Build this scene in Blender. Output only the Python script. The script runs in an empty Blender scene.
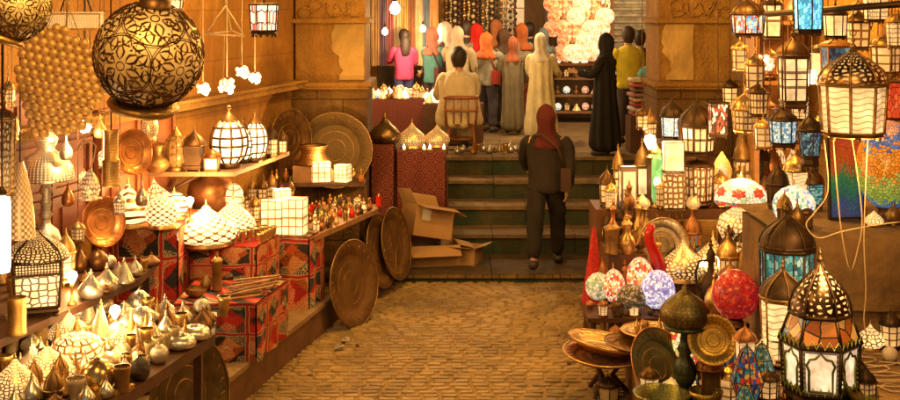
import bpy, math, random
from math import sin, cos, pi, radians, sqrt
from mathutils import Vector, Matrix
random.seed(7)
sc = bpy.context.scene
# ---------------------------------------------------------------- camera, sky, sun, exposure
F = 1200.0; CZ = 3.2; HZ = 3.0
cam = bpy.data.objects.new('camera', bpy.data.cameras.new('camera'))
sc.collection.objects.link(cam); sc.camera = cam
cam.location = (0, 0, CZ); cam.rotation_euler = (radians(90), 0, 0)
cam.data.sensor_width = 36; cam.data.lens = 48; cam.data.shift_y = -197/900
cam.data.clip_start = .05; cam.data.clip_end = 400
w = bpy.data.worlds.new('World'); sc.world = w; w.use_nodes = True
nt_ = w.node_tree; bgn = nt_.nodes['Background']
sky = nt_.nodes.new('ShaderNodeTexSky'); sky.sky_type = 'NISHITA'; sky.sun_disc = False
sky.sun_elevation = radians(3); sky.sun_rotation = radians(200)
nt_.links.new(sky.outputs[0], bgn.inputs[0]); bgn.inputs[1].default_value = 0.05
sun = bpy.data.objects.new('sun', bpy.data.lights.new('sun', 'SUN')); sc.collection.objects.link(sun)
sun.data.energy = .12; sun.data.angle = radians(10); sun.data.color = (1, .7, .4)
sun.rotation_euler = (radians(38), 0, radians(20))
sc.view_settings.view_transform = 'Standard'; sc.view_settings.look = 'None'
sc.view_settings.exposure = 0.6; sc.view_settings.gamma = 1
sc.cycles.max_bounces = 5; sc.cycles.diffuse_bounces = 2; sc.cycles.glossy_bounces = 3
sc.cycles.transparent_max_bounces = 6; sc.cycles.sample_clamp_indirect = 4
sc.cycles.caustics_reflective = False; sc.cycles.caustics_refractive = False
sc.cycles.use_denoising = True
AMB = (1, .55, .2)

# ---------------------------------------------------------------- helpers
def link(o, parent=None):
    sc.collection.objects.link(o)
    if parent: o.parent = parent
    return o
def P(px, py, Y): return Vector(((px-450)*Y/F, Y, CZ-(py-HZ)*Y/F))
def A(px, py, h):
    Y = F*(CZ-h)/(py-HZ); return Vector(((px-450)*Y/F, Y, h))
def tag(o, label=None, cat=None, group=None, kind=None):
    if label: o['label'] = label
    if cat: o['category'] = cat
    if group: o['group'] = group
    if kind: o['kind'] = kind
    return o
def empty(name, loc=(0, 0, 0), rz=0):
    o = bpy.data.objects.new(name, None); o.location = loc; o.rotation_euler = (0, 0, rz); o.empty_display_size = .05
    return link(o)
def kids(o): return [c for c in o.children]
def dup(o, parent=None):
    c = o.copy(); link(c, parent)
    for ch in kids(o): dup(ch, c)
    return c
class MB:
    def __init__(s): s.v = []; s.f = []; s.uv = []; s.mi = []; s.sm = []
    def add(s, vs, fs, uvs, m=0, sm=True):
        b = len(s.v); s.v += [tuple(x) for x in vs]
        for f, u in zip(fs, uvs):
            s.f.append([b+i for i in f]); s.uv.append(u); s.mi.append(m); s.sm.append(sm)
        return s
    def lathe(s, prof, n=24, c=(0, 0, 0), m=0, sm=True, lobes=0, amp=0, sx=1, sy=1, mat=None, ph=0, twist=0):
        L = [0]
        for a, b in zip(prof, prof[1:]): L.append(L[-1]+math.hypot(a[0]-b[0], a[1]-b[1]))
        T = L[-1] or 1; vs = []; fs = []; us = []
        for k, (r, z) in enumerate(prof):
            for i in range(n):
                a = 2*pi*i/n+ph+twist*k/len(prof); rr = r*(1+amp*cos(lobes*a)) if lobes else r
                p = Vector((rr*cos(a)*sx, rr*sin(a)*sy, z))
                if mat: p = mat @ p
                vs.append(p+Vector(c))
        for k in range(len(prof)-1):
            for i in range(n):
                j = (i+1) % n
                fs.append([k*n+i, k*n+j, (k+1)*n+j, (k+1)*n+i])
                us.append([(i/n, L[k]/T), ((i+1)/n, L[k]/T), ((i+1)/n, L[k+1]/T), (i/n, L[k+1]/T)])
        return s.add(vs, fs, us, m, sm)
    def box(s, c, d, m=0, rz=0, mat=None, taper=1):
        x, y, z = d[0]/2, d[1]/2, d[2]/2; M = mat or Matrix.Rotation(rz, 3, 'Z'); C = Vector(c)
        vs = []
        for sz in (-1, 1):
            t = taper if sz > 0 else 1
            for a, b in ((-1, -1), (1, -1), (1, 1), (-1, 1)): vs.append(M @ Vector((a*x*t, b*y*t, sz*z))+C)
        fs = [[3, 2, 1, 0], [4, 5, 6, 7], [0, 1, 5, 4], [1, 2, 6, 5], [2, 3, 7, 6], [3, 0, 4, 7]]
        D = [(d[0], d[1]), (d[0], d[1]), (d[0], d[2]), (d[1], d[2]), (d[0], d[2]), (d[1], d[2])]
        return s.add(vs, fs, [[(0, 0), (a, 0), (a, b), (0, b)] for a, b in D], m, False)
    def tube(s, pts, r, n=8, m=0, cap=True):
        pts = [Vector(p) for p in pts]; k = len(pts)
        rs = r if isinstance(r, (list, tuple)) else [r]*k
        vs = []; fs = []; us = []; up = None; L = 0
        for i, p in enumerate(pts):
            t = (pts[min(i+1, k-1)]-pts[max(i-1, 0)]).normalized()
            if up is None: up = Vector((0, 0, 1)) if abs(t.z) < .9 else Vector((1, 0, 0))
            a = t.cross(up).normalized(); b = a.cross(t).normalized(); up = b
            for j in range(n):
                q = 2*pi*j/n; vs.append(p+(a*cos(q)+b*sin(q))*rs[i])
        for i in range(k-1):
            for j in range(n):
                l = (j+1) % n; fs.append([i*n+j, i*n+l, (i+1)*n+l, (i+1)*n+j])
                us.append([(j/n, i*.1), ((j+1)/n, i*.1), ((j+1)/n, i*.1+.1), (j/n, i*.1+.1)])
        if cap:
            fs += [list(range(n))[::-1], [(k-1)*n+j for j in range(n)]]; us += [[(0, 0)]*n]*2
        return s.add(vs, fs, us, m, True)
    def ball(s, c, r, m=0, n=14, sz=1, sx=1, sy=1):
        h = max(5, n//2)
        return s.lathe([(max(1e-4, r*sin(pi*i/h)), -r*sz*cos(pi*i/h)) for i in range(h+1)], n, c, m, True, sx=sx, sy=sy)
    def poly(s, pts, m=0, th=None):      # flat polygon with optional thickness vector
        pts = [Vector(p) for p in pts]; n = len(pts); uv = [(p.x+p.y, p.z) for p in pts]
        if th is None: return s.add(pts, [list(range(n))], [uv], m, False)
        th = Vector(th); q = [p+th for p in pts]
        fs = [list(range(n)), [n+i for i in range(n)][::-1]]; us = [uv, uv[::-1]]
        for i in range(n):
            j = (i+1) % n; fs.append([i, n+i, n+j, j]); l = (pts[j]-pts[i]).length; us.append([(0, 0), (0, th.length), (l, th.length), (l, 0)])
        return s.add(pts+q, fs, us, m, False)
    def build(s, name, mats, parent=None, loc=None):
        me = bpy.data.meshes.new(name); me.from_pydata(s.v, [], s.f)
        if not isinstance(mats, (list, tuple)): mats = [mats]
        for m in mats: me.materials.append(m)
        uvl = me.uv_layers.new(name='UVMap')
        flat = [c for f in s.uv for u in f for c in u]; uvl.data.foreach_set('uv', flat)
        me.polygons.foreach_set('material_index', s.mi); me.polygons.foreach_set('use_smooth', s.sm); me.update()
        o = bpy.data.objects.new(name, me)
        if loc is not None: o.location = loc
        return link(o, parent)

# ---------------------------------------------------------------- material helpers
class N:
    def __init__(s, name):
        s.mat = bpy.data.materials.new(name); s.mat.use_nodes = True; s.t = s.mat.node_tree
        s.b = s.t.nodes['Principled BSDF']; s._c = {}
    def n(s, typ, **k):
        x = s.t.nodes.new('ShaderNode'+typ)
        for a, b in k.items(): setattr(x, a, b)
        return x
    def l(s, a, b): s.t.links.new(a, b); return b
    def inp(s, sock, v):
        if hasattr(v, 'is_linked'): s.l(v, sock)
        else:
            if isinstance(v, (tuple, list)) and len(sock.default_value) == 4 and len(v) == 3: v = (*v, 1)
            sock.default_value = v
    def m(s, op, a, b=0., c=0.):
        x = s.n('Math', operation=op)
        for i, q in enumerate((a, b, c)): s.inp(x.inputs[i], q)
        return x.outputs[0]
    def mix(s, f, a, b, bt='MIX'):
        x = s.n('Mix', data_type='RGBA', blend_type=bt)
        s.inp(x.inputs[0], f); s.inp(x.inputs[6], a); s.inp(x.inputs[7], b); return x.outputs[2]
    def co(s, which='Object', scale=(1, 1, 1), rot=(0, 0, 0)):
        if which not in s._c: s._c[which] = s.n('TexCoord').outputs[which]
        mp = s.n('Mapping'); s.l(s._c[which], mp.inputs[0]); mp.inputs['Scale'].default_value = scale
        mp.inputs['Rotation'].default_value = rot; return mp.outputs[0]
    def noise(s, sc_, v=None, det=4, rough=.6, dist=0):
        x = s.n('TexNoise'); x.inputs['Scale'].default_value = sc_; x.inputs['Detail'].default_value = det
        x.inputs['Roughness'].default_value = rough; x.inputs['Distortion'].default_value = dist
        s.l(v if v is not None else s.co(), x.inputs['Vector']); return x.outputs['Fac']
    def vor(s, sc_, v, feat='F1', rnd=1, dims='3D', out='Distance'):
        x = s.n('TexVoronoi', feature=feat, voronoi_dimensions=dims); x.inputs['Scale'].default_value = sc_
        x.inputs['Randomness'].default_value = rnd; s.l(v, x.inputs['Vector']); return x.outputs[out]
    def ramp(s, f, stops, mode='LINEAR'):
        x = s.n('ValToRGB'); x.color_ramp.interpolation = mode; e = x.color_ramp.elements
        while len(e) < len(stops): e.new(.5)
        for i, (p, c) in enumerate(stops): e[i].position = p; e[i].color = (*c, 1) if len(c) == 3 else c
        s.l(f, x.inputs[0]); return x.outputs[0]
    def bump(s, h, st=.4, d=.01):
        x = s.n('Bump'); x.inputs['Strength'].default_value = st; x.inputs['Distance'].default_value = d
        s.l(h, x.inputs['Height']); s.l(x.outputs[0], s.b.inputs['Normal']); return x
    def fin(s, col=None, rough=None, metal=None, em=None, es=None):
        b = s.b
        if col is not None: s.inp(b.inputs['Base Color'], col)
        if rough is not None: s.inp(b.inputs['Roughness'], rough)
        if metal is not None: s.inp(b.inputs['Metallic'], metal)
        if em is not None: s.inp(b.inputs['Emission Color'], em)
        if es is not None: s.inp(b.inputs['Emission Strength'], es)
        return s.mat
def scl(c, k): return tuple(min(1, x*k) for x in c)
_mc = {}
def cached(fn):
    def g(*a, **k):
        key = (fn.__name__, str(a), str(sorted(k.items())))
        if key not in _mc: _mc[key] = fn(*a, **k)
        return _mc[key]
    return g
@cached
def metal(name, col, rough=.3, engr=0, tarn=.5, sc_=9, mt=1.):
    t = N(name); nz = t.noise(sc_, det=6); dk = t.ramp(nz, [(.3, scl(col, tarn)), (.62, col)])
    if engr:
        uv = t.co('UV', (engr*3, engr*1.6, 1)); v = t.vor(1, uv, 'DISTANCE_TO_EDGE', .55, '2D')
        k = t.ramp(v, [(.05, (0, 0, 0)), (.12, (1, 1, 1))]); dk = t.mix(k, scl(col, .38), dk); t.bump(k, .3, .003)
    else: t.bump(t.noise(sc_*9, det=3), .12, .004)
    r = t.m('MULTIPLY_ADD', nz, .35, rough-.12)
    return t.fin(dk, r, mt*.88)
@cached
def plain(name, col, rough=.6, var=.35, sc_=6, bump=.2, bs=40, bd=.005):
    t = N(name); nz = t.noise(sc_, det=6); c = t.ramp(nz, [(.28, scl(col, 1-var)), (.7, scl(col, 1+var*.6))])
    if bump: t.bump(t.noise(bs, det=4), bump, bd)
    return t.fin(c, rough, 0.)
@cached
def pierced(name, mcol, glow, es, nu, nv, kind='vor', th=.16, rough=.35):
    glow = (1, glow[1]*.8, glow[2]*.58); mcol = scl(mcol, 1.1)
    t = N(name); uv = t.co('UV', (nu*1.5, nv*1.7, 1))
    if kind == 'vor': h = t.m('GREATER_THAN', t.vor(1, uv, 'DISTANCE_TO_EDGE', .7, '2D'), th)
    elif kind == 'dots': h = t.m('LESS_THAN', t.vor(1, uv, 'F1', 0, '2D'), th)
    elif kind == 'swirl':
        wv = t.n('TexWave', wave_type='RINGS'); wv.inputs['Scale'].default_value = .55; wv.inputs['Distortion'].default_value = 5
        wv.inputs['Detail Scale'].default_value = 1.3; t.l(uv, wv.inputs[0]); h = t.m('GREATER_THAN', wv.outputs['Fac'], th)
    else:
        sp = t.n('SeparateXYZ'); t.l(uv, sp.inputs[0]); x, y = sp.outputs[0], sp.outputs[1]
        a = t.m('ABSOLUTE', t.m('SINE', t.m('MULTIPLY', t.m('ADD', x, y), pi)))
        b = t.m('ABSOLUTE', t.m('SINE', t.m('MULTIPLY', t.m('SUBTRACT', x, y), pi)))
        h = t.m('GREATER_THAN', t.m('MULTIPLY', a, b), th)
    nz = t.noise(3); e = t.m('MULTIPLY', h, t.m('MULTIPLY', t.m('ADD', nz, .1), es*.46))
    return t.fin(t.mix(h, mcol, (.8, .7, .5)), rough, t.m('SUBTRACT', 1., h), glow, e)
@cached
def mosaic(name, cols, nu, nv, es=.4, grout=(.05, .03, .02), th=.05, rnd=.9, band=0., rough=.25):
    f_ = 1.9 if nu > 8 else 2.2
    t = N(name); uv = t.co('UV', (nu*f_, nv*f_, 1))
    e = t.m('GREATER_THAN', t.vor(1, uv, 'DISTANCE_TO_EDGE', rnd, '2D'), th)
    cc = t.vor(1, uv, 'F1', rnd, '2D', 'Color'); sp = t.n('SeparateXYZ'); t.l(cc, sp.inputs[0]); f = sp.outputs[0]
    if band:
        s2 = t.n('SeparateXYZ'); t.l(t.co('UV'), s2.inputs[0])
        wv = t.m('MULTIPLY', t.m('SINE', t.m('MULTIPLY', s2.outputs[0], 12.)), .06)
        f = t.m('ADD', t.m('MULTIPLY', f, 1-band), t.m('MULTIPLY', t.m('ADD', s2.outputs[1], wv), band))
    n = len(cols); c = t.ramp(f, [(i/n, q) for i, q in enumerate(cols)], 'CONSTANT')
    v = t.m('MULTIPLY_ADD', sp.outputs[1], .5, .65); c2 = t.mix(1., c, v, 'MULTIPLY')
    t.bump(e, .4, .003)
    return t.fin(t.mix(e, grout, c2), rough, 0., c2, t.m('MULTIPLY', e, es))
@cached
def glow(name, col=(1, .72, .38), es=2.2, nu=4, nv=4, line=.12, kind='grid', lc=(.25, .12, .05)):
    if kind != 'plain': col = (1, col[1]*.85, col[2]*.62)
    t = N(name); uv = t.co('UV', (nu, nv, 1)); sp = t.n('SeparateXYZ'); t.l(uv, sp.inputs[0])
    if kind == 'plain': k = t.m('GREATER_THAN', sp.outputs[0], -99.)
    elif kind == 'arab': k = t.m('GREATER_THAN', t.vor(1, uv, 'DISTANCE_TO_EDGE', .4, '2D'), line)
    elif kind == 'wave':
        q = t.m('ADD', sp.outputs[1], t.m('MULTIPLY', t.m('SINE', t.m('MULTIPLY', sp.outputs[0], 6.28)), .22))
        k = t.m('GREATER_THAN', t.m('FRACT', q), line)
    else:
        a = t.m('ABSOLUTE', t.m('SUBTRACT', t.m('FRACT', sp.outputs[0]), .5)); b = t.m('ABSOLUTE', t.m('SUBTRACT', t.m('FRACT', sp.outputs[1]), .5))
        k = t.m('LESS_THAN', t.m('MAXIMUM', a, b), .5-line)
    nz = t.noise(9, det=3); e = t.m('MULTIPLY', t.m('MULTIPLY_ADD', k, .85, .15), t.m('MULTIPLY', t.m('POWER', nz, 2.), es*1.0))
    return t.fin(t.mix(k, lc, (.8, .75, .65)), .3, 0., col, e if kind != 'plain' else (es if es > 4 else es*.5))
@cached
def cloth(name, k=3.4, dark=0.):
    t = N(name); uv0 = t.co('UV', (k*.8, k*.62, 1)); wn0 = t.n('TexNoise'); wn0.inputs['Scale'].default_value = 1.6; t.l(uv0, wn0.inputs['Vector']); vm = t.n('VectorMath', operation='MULTIPLY_ADD'); t.l(wn0.outputs['Color'], vm.inputs[0]); vm.inputs[1].default_value = (.16, .16, 0); t.l(uv0, vm.inputs[2]); uv = vm.outputs[0]; sp = t.n('SeparateXYZ'); t.l(uv, sp.inputs[0])
    fx, fy = (t.m('SUBTRACT', t.m('FRACT', sp.outputs[i]), .5) for i in (0, 1))
    ce = t.n('CombineXYZ'); t.l(t.m('FLOOR', sp.outputs[0]), ce.inputs[0]); t.l(t.m('FLOOR', sp.outputs[1]), ce.inputs[1])
    wn = t.n('TexWhiteNoise', noise_dimensions='2D'); t.l(ce.outputs[0], wn.inputs['Vector'])
    r = t.m('SQRT', t.m('ADD', t.m('MULTIPLY', fx, fx), t.m('MULTIPLY', fy, fy)))
    an = t.m('ARCTAN2', fy, fx); ax, ay = t.m('ABSOLUTE', fx), t.m('ABSOLUTE', fy); bd = t.m('MAXIMUM', ax, ay)
    red = (.55, .012, .008)
    base = t.ramp(wn.outputs['Value'], [(0, red), (.3, (.03, .016, .02)), (.5, red), (.72, (.025, .05, .045)), (.88, (.5, .12, .01))], 'CONSTANT')
    dia = t.m('ADD', ax, ay); base = t.mix(t.m('LESS_THAN', dia, .42), base, t.ramp(wn.outputs['Value'], [(0, (.03, .02, .02)), (.3, (.5, .1, .01)), (.55, (.04, .05, .03)), (.8, red)], 'CONSTANT'))
    cur = t.m('ABSOLUTE', t.m('SINE', t.m('ADD', t.m('MULTIPLY', r, 34.), t.m('MULTIPLY', t.m('SINE', t.m('MULTIPLY', an, 6.)), 2.6))))
    line = t.m('LESS_THAN', cur, .24)
    wv = t.noise(3.6, uv, 1, .4, 3.); l2 = t.m('LESS_THAN', t.m('ABSOLUTE', t.m('SUBTRACT', t.m('FRACT', t.m('MULTIPLY', wv, 8.)), .5)), .13)
    lc = t.ramp(t.vor(3.1, uv, 'F1', .9, '2D', 'Color'), [(0, (.6, .42, .2)), (.3, (.02, .015, .015)), (.55, (.62, .46, .24)), (.75, (.45, .05, .015)), (.9, (.08, .14, .14))], 'CONSTANT')
    c = t.mix(t.m('MAXIMUM', line, l2), base, lc)
    b1 = t.m('GREATER_THAN', bd, .455); b2 = t.m('LESS_THAN', t.m('ABSOLUTE', t.m('SUBTRACT', bd, .45)), .012)
    c = t.mix(b1, c, t.ramp(t.noise(60, uv, 1), [(.45, red), (.55, (.04, .02, .02))], 'CONSTANT')); c = t.mix(b2, c, (.5, .36, .16)); c = t.mix(.25, c, t.ramp(t.noise(4), [(.3, (.5, .5, .5)), (.7, (1, 1, 1))]), 'MULTIPLY')
    t.bump(t.noise(60), .25, .004)
    return t.fin(c, .85, 0.)
@cached
def carpet(name, k=6):
    t = N(name); uv = t.co('UV', (k, k, 1)); v = t.vor(1, uv, 'F1', .15, '2D'); s = t.m('SINE', t.m('MULTIPLY', v, 24.))
    c = t.ramp(t.m('MULTIPLY_ADD', s, .5, .5), [(0, (.16, .012, .01)), (.4, (.02, .025, .05)), (.6, (.2, .02, .012)), (.88, (.2, .12, .05))], 'CONSTANT')
    t.bump(t.noise(90), .4, .004); return t.fin(c, .9, 0.)
@cached
def fabric(name, col, fold=0.):
    t = N(name); c = t.ramp(t.noise(5), [(.3, scl(col, .75)), (.7, scl(col, 1.15))])
    wv = t.n('TexWave'); wv.inputs['Scale'].default_value = 160; t.l(t.co(), wv.inputs[0])
    t.bump(wv.outputs['Fac'], .15, .002); return t.fin(c, .9, 0.)
def stone(name, a, b, sc_=1.4, bump=.5, crack=True, green=None, blocks=None):
    t = N(name); n1 = t.noise(sc_, det=10, rough=.65); n2 = t.noise(sc_*6, det=6)
    c = t.ramp(n1, [(.3, a), (.5, scl(a, 1.25)), (.68, b)]); c = t.mix(t.m('MULTIPLY', n2, .55), c, scl(a, .55))
    if green: c = t.mix(t.ramp(t.noise(sc_*1.7, det=5), [(.42, (0, 0, 0)), (.6, (1, 1, 1))]), c, green)
    st = t.ramp(t.noise(sc_*.8, t.co('Object', (1, 1, .45)), 8, .7, 1.2), [(.42, (0, 0, 0)), (.55, (1, 1, 1))]); c = t.mix(t.m('MULTIPLY', st, .55), c, scl(a, .45))
    pit = t.ramp(t.vor(sc_*9, t.co('Object'), 'F1', 1), [(.06, (0, 0, 0)), (.2, (1, 1, 1))]); h = t.m('ADD', t.m('ADD', t.m('MULTIPLY', n2, .8), t.noise(sc_*34, det=5)), t.m('MULTIPLY', pit, .3)); t.bump(h, bump, .03)
    if blocks:
        sp = t.n('SeparateXYZ'); t.l(t.co('Object'), sp.inputs[0]); cv = t.n('CombineXYZ'); t.l(t.m('ADD', t.m('ADD', sp.outputs[0], sp.outputs[1]), t.m('MULTIPLY', n2, .03)), cv.inputs[0]); t.l(t.m('ADD', sp.outputs[2], t.m('MULTIPLY', n2, .02)), cv.inputs[1])
        br = t.n('TexBrick'); br.inputs['Scale'].default_value = 1; br.inputs['Brick Width'].default_value = blocks; br.inputs['Row Height'].default_value = blocks*.55; br.inputs['Mortar Size'].default_value = .009; br.inputs['Mortar Smooth'].default_value = .4; t.l(cv.outputs[0], br.inputs['Vector'])
        br.inputs['Color1'].default_value = (1, 1, 1, 1); br.inputs['Color2'].default_value = (.72, .7, .66, 1); br.inputs['Mortar'].default_value = (.25, .2, .15, 1); c = t.mix(.85 if blocks < .9 else .4, c, br.outputs['Color'], 'MULTIPLY')
        b2_ = t.n('Bump', invert=True); b2_.inputs['Strength'].default_value = .6 if blocks < .9 else .25; b2_.inputs['Distance'].default_value = .02; t.l(br.outputs['Fac'], b2_.inputs['Height'])
        old = t.b.inputs['Normal'].links[0].from_node; t.l(old.outputs[0], b2_.inputs['Normal']); t.l(b2_.outputs[0], t.b.inputs['Normal'])
    return t.fin(c, .85, 0.)

BR = (.85, .55, .2); BRD = (.4, .22, .07); CU = (.7, .3, .12); SI = (.85, .8, .68)
brass = metal('brass', BR, .28); brass_old = metal('aged_brass', (.42, .25, .09), .42); brass_eng = metal('engraved_brass', BR, .3, 14)
brass_fine = metal('fine_engraved_brass', (.7, .44, .15), .3, 30); silver = metal('silvered_brass', SI, .25)
silver_eng = metal('engraved_silver', SI, .3, 22); copper = metal('copper', CU, .3); copper_old = metal('aged_copper', (.45, .2, .08), .42)
iron = metal('dark_iron', (.09, .055, .03), .45, tarn=.6); iron_l = metal('brown_iron', (.2, .11, .05), .42)
olive_m = metal('olive_bronze', (.22, .17, .06), .35, 9)
wood = plain('dark_wood', (.09, .035, .014), .5, .4, 9); wood_l = plain('light_wood', (.3, .15, .06), .6, .35, 7)
redwood = plain('red_wood', (.2, .05, .02), .5, .35, 5)
bulb_m = glow('lit_bulb', (1, .8, .5), 14, kind='plain'); cordm = plain('black_cord', (.03, .025, .02), .6, 0, bump=0)
wire_l = plain('pale_wire', (.5, .36, .2), .5, .1, bump=0)
# ---------------------------------------------------------------- structure
m_floor = N('paving_brick'); t = m_floor
oi = t.noise(1.1, det=8); o2 = t.noise(16, det=6); cl = t.vor(5.5, t.co('Object', (1, 1.3, .2)), 'F1', 1, '3D', 'Color')
bw = t.n('RGBToBW'); t.l(cl, bw.inputs[0]); cl_ = t.ramp(bw.outputs[0], [(.2, (.25, .25, .25)), (.7, (1, 1, 1))])
c = t.ramp(oi, [(.3, (.28, .18, .06)), (.6, (.5, .34, .12))]); c = t.mix(t.m('MULTIPLY', o2, .5), c, (.15, .09, .035)); c = t.mix(.35, c, cl_, 'MULTIPLY')
sn_ = t.ramp(t.noise(.8, t.co('Object', (1, 1.6, 1)), 6, .65, .8), [(.36, (.6, .56, .5)), (.52, (1, 1, 1)), (.72, (1.15, 1.1, 1.05))]); c = t.mix(1., c, sn_, 'MULTIPLY')
t.bump(t.m('ADD', o2, t.noise(60)), .5, .008); m_floor = t.fin(c, .62, 0.)
m_mort = plain('sandy_mortar', (.27, .17, .065), .9, .4, 3, .6, 30, .02)
m_step = stone('shaded_step_stone', (.07, .065, .03), (.15, .12, .045), 1.2, .8, green=(.025, .06, .03))  # riser shade is put into this darker, greenish colour
m_tread = stone('lit_tread', (.22, .14, .06), (.42, .28, .12), 2, .6); m_land = stone('landing_stone', (.3, .19, .065), (.5, .33, .12), 3, .9, blocks=.2)  # treads paler than risers: the light on them is in the colour
m_wallL = stone('ochre_plaster', (.36, .16, .025), (.74, .4, .065), .75, .8, blocks=.95)
m_pier = stone('pier_stone', (.34, .17, .032), (.68, .4, .08), .9, 1.)
m_blk = stone('block_stone', (.2, .1, .025), (.48, .28, .07), 1.1, 1., blocks=.62); m_pale = stone('pale_plaster', (.55, .36, .12), (.68, .47, .19), 1.6, .35)
m_dirt = plain('ground_dirt', (.16, .11, .06), .95, .3, 2, .5)

def S(mb, name, m, loc=None):
    o = mb.build(name, m, loc=loc); o['kind'] = 'structure'; return o
b = MB(); b.add([(-60, -20, -.02), (60, -20, -.02), (60, 120, -.02), (-60, 120, -.02)], [[0, 1, 2, 3]], [[(0, 0), (1, 0), (1, 1), (0, 1)]]); S(b, 'ground', m_dirt)
# paving: each brick a slightly tilted, worn block, joined into one sheet
b = MB(); b.add([(-5, 2, -.004), (5, 2, -.004), (5, 13.8, -.004), (-5, 13.8, -.004)], [[0, 1, 2, 3]], [[(0, 0), (1, 0), (1, 1), (0, 1)]], 1)
random.seed(11); y = 8.2; row = 0
while y < 13.74:
    d = random.uniform(.085, .105); x = -2.7+random.uniform(0, .2)
    while x < 3.0:
        wd = random.uniform(.13, .2)
        if random.random() > .03:
            z = random.gauss(0.0, .002); tx, ty = random.gauss(0, .02), random.gauss(0, .03); g = .006+random.random()*.008; j = lambda: random.uniform(-.005, .005)
            cx, cy = x+wd/2, y+d/2; top = []; mid = []
            for k in range(8):
                sx_, sy_ = ((-1, -1), (0, -1), (1, -1), (1, 0), (1, 1), (0, 1), (-1, 1), (-1, 0))[k]
                px_, py_ = sx_*(wd/2-g)+j(), sy_*(d/2-g)+j(); q = .82 if sx_ and sy_ else .95
                mid.append((cx+px_*q*1.04, cy+py_*q*1.04, -.004)); top.append((cx+px_*q*.9, cy+py_*q*.88, .009+z+px_*tx+py_*ty))
            fs = [list(range(8, 16))]+[[k, (k+1) % 8, 8+(k+1) % 8, 8+k] for k in range(8)]
            b.add(mid+top, fs, [[(0, 0)]*len(f) for f in fs], 0, False)
        x += wd
    y += d
S(b, 'paving', [m_floor, m_mort])
# stairs
LV = [(13.75, .1), (14.8, .35), (15.4, .6), (15.92, .85), (16.4, 1.1)]
b = MB(); z0 = -.01
for i, (yy, z) in enumerate(LV):
    y1 = LV[i+1][0]+.02 if i < 4 else 16.8
    x0 = -1.5 if i == 0 else -.1
    rr = random.Random(i); xs = [x0]
    while xs[-1] < 2.55: xs.append(min(2.6, xs[-1]+rr.uniform(.55, 1.1)))
    for xa, xb in zip(xs, xs[1:]):
        dy = rr.uniform(-.012, .012)
        b.box(((xa+xb)/2, (yy+y1)/2+dy, (z-.045+z0)/2), (xb-xa-.006, y1-yy, z-.045-z0), 0)
        b.box(((xa+xb)/2, (yy+y1)/2-.02+dy, z-.0225), (xb-xa-.008, y1-yy+.03, .045+rr.uniform(-.004, .004)), 2 if i == 0 else 1)
    z0 = z-.3 if z > .3 else -.01
S(b, 'steps', [m_step, m_tread, m_land])
b = MB(); b.box((0, 30, .53), (16, 26.4, 1.1)); b.box((-2.35, 16.25, .53), (4.5, 1.5, 1.1)); b.box((4.3, 15.8, .53), (3.4, 2.4, 1.1)); S(b, 'upper_pavement', m_tread)

def wallbox(mb, p0, p1, z0, z1, th=.3, m=0):     # wall from p0 to p1, thickness to the outside (left of direction)
    a, c_ = Vector((*p0, 0)), Vector((*p1, 0)); d = (c_-a).normalized(); nrm = Vector((-d.y, d.x, 0))*th
    L = (c_-a).length; v = [a, c_, c_+nrm, a+nrm]; vs = [q+Vector((0, 0, z0)) for q in v]+[q+Vector((0, 0, z1)) for q in v]
    mb.add(vs, [[3, 2, 1, 0], [4, 5, 6, 7], [0, 1, 5, 4], [1, 2, 6, 5], [2, 3, 7, 6], [3, 0, 4, 7]], [[(0, 0), (L, 0), (L, z1-z0), (0, z1-z0)]]*6, m, False)
def relief(mb, p0, ux, L, zc, H, seed, m=0, r=.02):   # carved calligraphic scrollwork on a frieze
    rr = random.Random(seed); x = .1; p0 = Vector(p0); ux = Vector(ux)
    while x < L-.12:
        k = rr.choice('sooli'); pts = []
        if k == 'o': R = H*.26; cz = rr.choice((-.2, .18))*H; pts = [(x+R*cos(a*.55)*1.2, cz+R*sin(a*.55)) for a in range(12)]; x += R*1.9
        elif k == 's': W_ = H*.9; pts = [(x+W_*q/10, H*.3*sin(q*.8)) for q in range(11)]; x += W_*.7
        elif k == 'l': pts = [(x+.02*q, -H*.36+H*.72*q/5) for q in range(6)]; x += H*.22
        else: pts = [(x, H*.3), (x+.01, -H*.1), (x+.05, -H*.33), (x+.14, -H*.3), (x+.2, -.15*H)]; x += H*.35
        mb.tube([p0+ux*a+Vector((0, 0, zc+q)) for a, q in pts], r, 5, m)
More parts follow.
